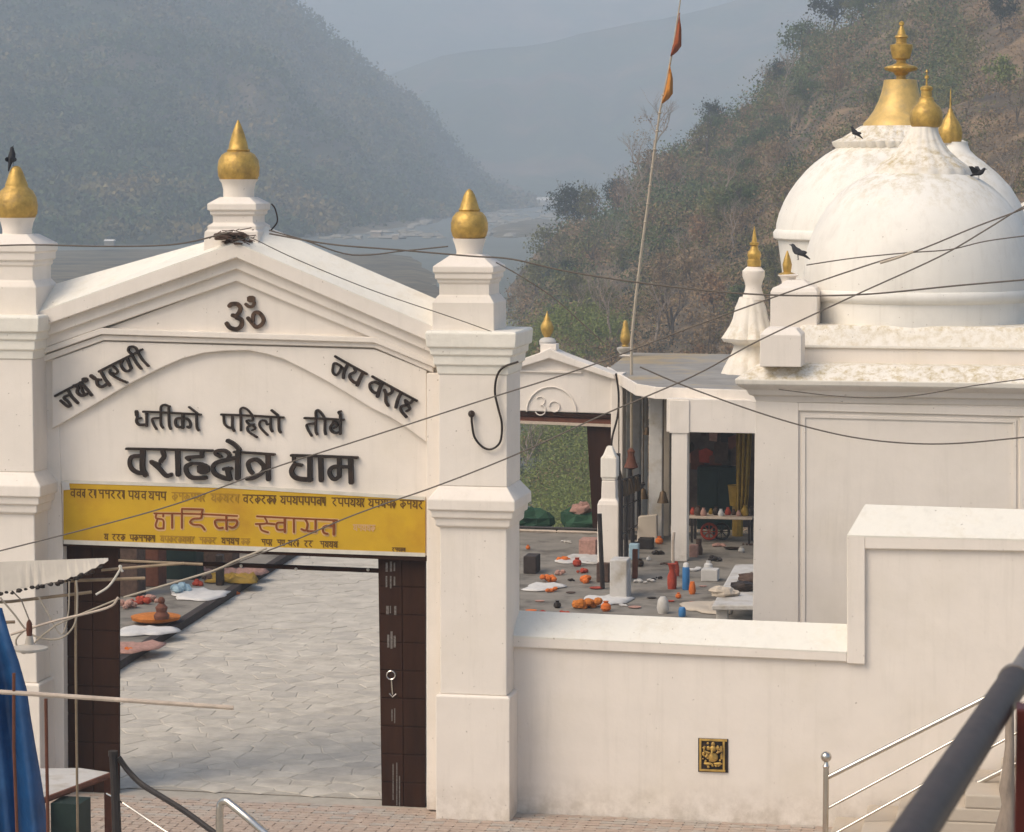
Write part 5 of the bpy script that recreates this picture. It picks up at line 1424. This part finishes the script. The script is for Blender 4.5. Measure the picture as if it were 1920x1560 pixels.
# ------------------------------------------------------------------ cables
def cable(pts, Y, r, label, m=CABLE, name='cable', group=None, n=6):
    P = smoothline([W(a,b,Y(a) if callable(Y) else Y) for a,b in pts], n)
    mb=MB(); mb.tube(P, r*.82, 6)
    return tag(mb.build(name,m),label,'cable',group)
YF=-1.6
cable([(-60,1048),(200,982),(330,945),(420,912),(470,893),(540,868),(700,817),(900,752),(1100,688),(1300,612),(1480,547),(1640,493),(1720,470),(1830,425),(1915,393),(1990,360)],YF,.012,'grey cable sloping from the lower left over the lettering to the upper right')
cable([(380,1080),(470,1045),(560,1010),(640,975),(720,945),(800,918),(900,880),(1000,838),(1130,778),(1300,705),(1420,640),(1600,555),(1760,482),(1850,430),(1915,390),(1990,352)],YF-.2,.012,'grey cable crossing the banner and meeting the other at the right edge')
cable([(1650,493),(1680,484),(1712,472)],YF-.02,.022,'taped splice on the upper sloping cable',PLB,'cable_splice')
cable([(-40,462),(60,459),(200,462),(330,458),(428,436)],-.8,.014,'black cable running from the left edge to the gable tip')
cable([(505,438),(620,458),(740,468),(880,480),(960,486),(1060,508),(1200,530),(1400,551),(1600,553),(1800,535),(1940,523)],-.8,.014,'thin dark cable from the gable tip past the right pot to the domes')
cable([(470,445),(560,488),(700,545),(850,596),(950,632)],-.55,.008,'fine wire sagging across the front of the right gable slope')
cable([(505,432),(570,450),(660,478),(760,470),(840,462)],-.7,.012,'tangled black wire behind the right gable slope')
cable([(1200,688),(1280,722),(1400,766),(1500,797),(1600,820),(1700,831),(1800,831),(1940,818)],-.9,.012,'grey cable sagging across the temple wall from the pavilion corner')
cable([(1512,497),(1600,484),(1700,474),(1780,468),(1850,452),(1940,440)],-.6,.010,'fine wire over the middle of the front dome')
cable([(1460,730),(1560,742),(1640,746),(1720,741),(1820,724),(1940,708)],-.6,.009,'fine wire just below the temple cornice')
cable([(930,492),(980,520),(1040,560),(1085,600),(1140,650)],-.5,.010,'thin wire sloping down from the right pot towards the small gateway')
# black lead looped on the right pillar
o = cable([(972,678),(945,688),(932,705),(928,735),(934,765),(941,795),(938,828),(922,842),(905,838),(890,820),(885,795),(884,776)],-.53,.018,'black lead hanging in a loop on the right gateway pillar',BLK,'hanging_lead')
mb=MB(); mb.ball(W(884,776,-.53),.045,8,6); k=mb.build('plug',BLK,None); k.parent=o; k.location=k.location-o.location
cable([(1155,700),(1160,740),(1158,780),(1148,820),(1146,850)],SY-.6,.03,'black lead down the right post of the small gateway',BLK,'hanging_lead')
cable([(508,432),(520,415),(516,392),(509,382)],.25,.012,'black wire curl beside the middle pedestal',BLK,'wire_curl')

# ------------------------------------------------------------------ foreground left: stall with tarp, sheet, poles, lamp
FD = 22.0
stall = thing('stall_roof_sheet', 'white scalloped roofing sheet edge of the stall at the left', 'roof sheet', PD(60,1080,FD))
top = [(-260,1060),(-60,1056),(0,1054),(100,1050),(203,1047)]
vs=[]; fs=[]; n=60
for i in range(n+1):
    u=i/n; x=-260+463*u
    yt=interp(x,top); yb=interp(x,[(-260,1128),(0,1112),(60,1100),(120,1088),(160,1074),(203,1052)]); yb += 1.5*math.sin(x*.42)+1.5*math.sin(x*1.3)
    a=PD(x,yt,FD+.02); b=PD(x,yb,FD-.1); vs += [a,b]
for i in range(n): fs.append((2*i,2*i+2,2*i+3,2*i+1))
mb=MB(); mb.add(vs,fs); o=mb.build('sheet',SHEET,stall); s=o.modifiers.new('s','SOLIDIFY'); s.thickness=.004
mb=MB(); 
for i in range(24):
    x=-80+i*11.6; yb=interp(x,[(-260,1128),(0,1113),(60,1101),(120,1089),(160,1075),(203,1054)]); mb.ball(PD(x+random.uniform(-3,3),yb+random.uniform(0,4),FD-.15),random.uniform(.014,.026),6,4,(1.2,.8,.8),.3)
mb.build('edge_dirt',BLK,stall)
# tarp
vs=[]; fs=[]; n=40; rows=14
edge=[(1140,4),(1165,16),(1210,20),(1235,34),(1290,50),(1360,60),(1450,76),(1560,92),(1700,108),(1850,120)]
for j in range(rows+1):
    v=j/rows; py=1140+(1850-1140)*v; xe=interp(py,edge)
    for i in range(n+1):
        u=i/n; x=-220+(xe+220)*u
        w=math.sin(u*38+v*2.2)*.07*(.4+v)+.05*math.sin(u*15+v*5)
        p=PD(x,py-40*(1-u)*(1-v),FD-1.0+w); vs.append(p)
for j in range(rows):
    for i in range(n): a=j*(n+1)+i; fs.append((a,a+n+1,a+n+2,a+1))
mb=MB(); mb.add(vs,fs); o=mb.build('tarpaulin',TARP,smooth=True,angle=180); s=o.modifiers.new('s','SOLIDIFY'); s.thickness=.01
tag(o,'blue tarpaulin hanging in folds over the stall at the bottom left','tarpaulin')
def pole(pts,D,r,m,label,name='pole',ground=False,seg=8):
    P=[PD(a,b,D) for a,b in pts]
    if ground: P.append(V((P[-1].x,P[-1].y,0)))
    mb=MB(); mb.tube(P,r,seg)
    return tag(mb.build(name,m,smooth=True),label,'pole')
pole([(-200,1285),(90,1303),(250,1314),(438,1327)],FD-1.6,.018,POLEW,'long pale pipe sticking out level below the door leaf on the left')
pole([(-100,1090),(100,1090),(272,1084)],FD,.013,BAMB,'thin brown stick just below the roof sheet')
pole([(-100,1133),(20,1128),(172,1110)],FD,.013,BAMB,'brown stick second below the roof sheet')
pole([(-60,1170),(28,1166)],FD,.013,BAMB,'short brown stick beside the tarpaulin top')
pole([(190,1069),(345,1056)],FD,.011,BAMB,'upper thin stick reaching past the left door leaf')
pole([(222,1051),(380,1058)],FD+.4,.011,BAMB,'topmost thin stick right of the roof sheet')
pole([(142,1086),(142,1250),(144,1420),(145,1500)],FD+.2,.011,BAMB,'thin upright bamboo in front of the left door leaf',ground=True)
pole([(26,1262),(26,1400),(32,1560)],FD-1.6,.013,RUST,'thin rusty rod in front of the blue tarpaulin',ground=True)
pole([(86,1310),(88,1440),(90,1560)],FD-1.2,.014,RUST,'thin dark rod between tarpaulin and gateway pillar',ground=True)
pole([(-120,1020),(-120,1560)],FD+.2,.05,BAMB,'thick bamboo post of the stall outside the left edge',ground=True)
FWR=lambda pts,label,r=.008,m=ROPE,D=FD-.2: tag(MB().tube(smoothline([PD(a,b,D) for a,b in pts],6),r,6).build('wire',m),label,'wire')
FWR([(0,1120),(25,1150),(60,1190),(110,1198),(140,1170),(145,1120),(143,1088)],'pale wire looping under the roof sheet')
FWR([(60,1170),(30,1200),(45,1225),(70,1200),(95,1180),(120,1165),(224,1122)],'thin wire curling around the hanging bulb')
FWR([(130,1090),(128,1150),(115,1190),(90,1150),(72,1118)],'thin grey wire dangling before the gateway pillar',.006)
FWR([(180,1115),(205,1098),(226,1066),(224,1062),(230,1072)],'white tie wire hooked near the end of the stick',.01,WHT)
FWR([(232,1120),(300,1100),(400,1070),(440,1052),(500,1028)],'pale cord running from the stick up to the banner',.009)
FWR([(20,1190),(100,1165),(200,1140),(222,1120)],'twisted white cord ending on the left door leaf',.011,POLEW)
# hanging lamp
lp = thing('hanging_bulb','brown bulb holder with a white reflector dish hanging at the left','lamp',PD(56,1220,FD-.4))
c=PD(55,1190,FD-.4); k=FD/FPX
mb=MB(); mb.lathe(c.x,c.y,[(PD(55,1192,FD-.4).z,5*k),(PD(55,1180,FD-.4).z,6*k),(PD(55,1168,FD-.4).z,5*k),(PD(55,1162,FD-.4).z,2*k)],14); mb.build('holder',RUST,lp,smooth=True)
mb=MB(); mb.lathe(c.x,c.y,[(PD(55,1224,FD-.4).z,8*k),(PD(55,1218,FD-.4).z,34*k),(PD(55,1214,FD-.4).z,34*k),(PD(55,1208,FD-.4).z,9*k),(PD(55,1192,FD-.4).z,6*k)],22); mb.build('reflector',SHEET,lp,smooth=True)
mb=MB(); mb.tube([PD(55,1163,FD-.4),PD(40,1125,FD-.2),PD(20,1105,FD)],.006,5); mb.build('cord',CABLE,lp)
# counter
CD=30.8
ct=thing('counter','rust brown framed counter with a grey top at the bottom left','counter',PD(130,1560,CD))
ztp=PD(100,1495,CD).z
q=[G(78,1497,ztp),G(205,1448,ztp),G(150,1440,ztp),G(-60,1442,ztp),G(-60,1500,ztp)]
mb=MB(); mb.hslab([(p.x,p.y) for p in q],ztp-.04,ztp); mb.build('top',PLG,ct)
mb=MB(); mb.tube([q[0]+V((0,-.02,-.03)),q[1]+V((.02,-.02,-.03))],.035,6); mb.build('edge_frame',RUST,ct)
for p,nm in ((q[1],'leg'),(q[0],'leg')):
    mb=MB(); mb.box(p.x-.05,p.x+.03,p.y-.05,p.y+.03,0,ztp-.04); mb.build(nm,RUST,ct)
mb=MB(); mb.box(q[0].x+.06,q[0].x+.40,q[0].y+.12,q[0].y+.5,0,ztp-.08); mb.build('cabinet',GRNC,ct)
# dark post with bent handrail
hr=thing('iron_handrail','black iron post with a curved handrail running down to the right','handrail',PD(215,1700,30))
pt=[PD(212,1412,30),PD(216,1480,30),PD(219,1560,30)]
mb=MB(); mb.tube([pt[0],pt[1],pt[2],V((pt[2].x,pt[2].y,0))],[.045,.05,.055,.06],8); mb.build('post',IRON,hr)
mb=MB(); mb.tube([PD(212,1408,30),PD(212,1418,30)],.055,8); mb.build('cap',IRON,hr)
mb=MB(); mb.tube(smoothline([PD(222,1420,30),PD(240,1445,30),PD(265,1470,29.9),(PD(300,1492,29.7)),PD(345,1520,29.5),PD(400,1560,29.2),PD(470,1612,28.9)],5),.032,8); mb.build('rail',IRON,hr,smooth=True)
mb=MB(); mb.tube(smoothline([PD(200,1488,30.2),PD(230,1505,30),PD(290,1545,29.8),PD(360,1590,29.5)],4),.012,6); mb.build('lower_rail',STEEL,hr)
# steel rail
sr=thing('steel_handrail','stainless steel handrail bend at the bottom centre left','handrail',PD(415,1700,29))
mb=MB(); mb.tube(smoothline([PD(412,1720,29),PD(412,1620,29),PD(412,1560,29),PD(412,1520,29),PD(415,1506,29),PD(424,1502,28.95),PD(436,1510,28.9),PD(470,1538,28.7),PD(505,1568,28.4),PD(560,1612,28)],5),.042,12); mb.build('rail',STEEL,sr,smooth=True)

# ------------------------------------------------------------------ bottom right: stairs and steel railing
stp=thing('staircase','beige plastered stairs climbing along the boundary wall to the right','stairs',(W(1700,1560,-1).x,-1,0))
sx0=W(1560,1500,-.7).x; ns=9
for i in range(ns):
    xa=sx0+i*.40; zt_=.16+i*.165
    mb=MB(); mb.box(xa, xa+.40*(ns-i)+2, -1.5+.001*i, -.075, .002 if i==0 else zt_-.165, zt_)
    mb.build('step',PLB,stp,bevel=.02)
RD=32.6
sr2=thing('stair_railing','stainless steel stair railing with a ball topped post','railing',PD(1549,1600,RD))
mb=MB(); p=PD(1549,1438,RD); mb.tube([(p.x,p.y,0),(p.x,p.y,p.z)],.036,14); mb.build('post',STEEL,sr2,smooth=True)
mb=MB(); c=PD(1549,1419,RD); mb.ball(c,.066,18,12); mb.lathe(p.x,p.y,[(p.z-.01,.036),(p.z+.01,.045),(p.z+.03,.03),(c.z-.05,.025)],14); mb.build('ball_cap',STEEL,sr2,smooth=True)
def rail(a,b,r,nm='rail'):
    mb=MB(); mb.tube([PD(a[0],a[1],RD),PD(b[0],b[1],RD-.3)],r,10); mb.build(nm,STEEL,sr2,smooth=True)
rail((1553,1457),(1960,1252),.030); rail((1553,1515),(1960,1297),.017,'thin_rail'); rail((1560,1566),(1960,1345),.017,'thin_rail')
rail((1780,1580),(1960,1478),.017,'thin_rail')
mb=MB(); mb.tube([PD(1778,1536,RD-.6),PD(1960,1542,RD-.6)],.014,8); mb.build('thin_rail',STEEL,sr2,smooth=True)
rail((1800,1485),(1930,1420),.032)
p=PD(1776,1536,RD-.6)
mb=MB(); mb.tube([(p.x,p.y,0),p],.03,10); mb.build('post',RUST,sr2,smooth=True)
# rough stone/wood post
mb=MB(); PX=[(1893,1330,8),(1893,1400,9),(1890,1450,12),(1888,1480,15),(1891,1510,13),(1884,1560,20),(1882,1640,26)]
rp=V(PD(1882,1640,26))
mb.tube([PD(a,b,26) for a,b,_ in PX]+[V((rp.x,rp.y,0))],[r*26/FPX for *_,r in PX]+[.14],12)
tag(mb.build('tree_stump_post',BARKP,smooth=True),'rough grey weathered trunk post beside the red post','post')
# near dark pipe and red post
mb=MB(); P1=PD(1715,1560,4.0); P2=PD(1852,1352,5.1)
hp=thing('near_handrail','thick dark painted handrail pipe blurred close in front at the bottom right','handrail',P1)
E_=P2+(P2-P1)*.50
mb.tube([P1+(P1-P2)*2.2,P1+(P1-P2),P1,P2,E_],.0318,28); mb.build('pipe',PIPE,hp,smooth=True)
mb=MB(); mb.tube([E_,E_+(P2-P1)*.03],.035,28); mb.build('collar',GREYP,hp,smooth=True)
mb=MB(); mb.tube([E_,E_+(P2-P1)*2.5],.024,24); mb.build('upper_pipe',GREYP,hp,smooth=True)
g=PD(1920,1330,5.2); 
mb=MB(); x0_=PD(1904,1400,5.2); mb.box(x0_.x,x0_.x+.08,x0_.y,x0_.y+.08,0,g.z)
tag(mb.build('red_post',REDP,bevel=.004),'dark red square post at the right edge close to the camera','post')
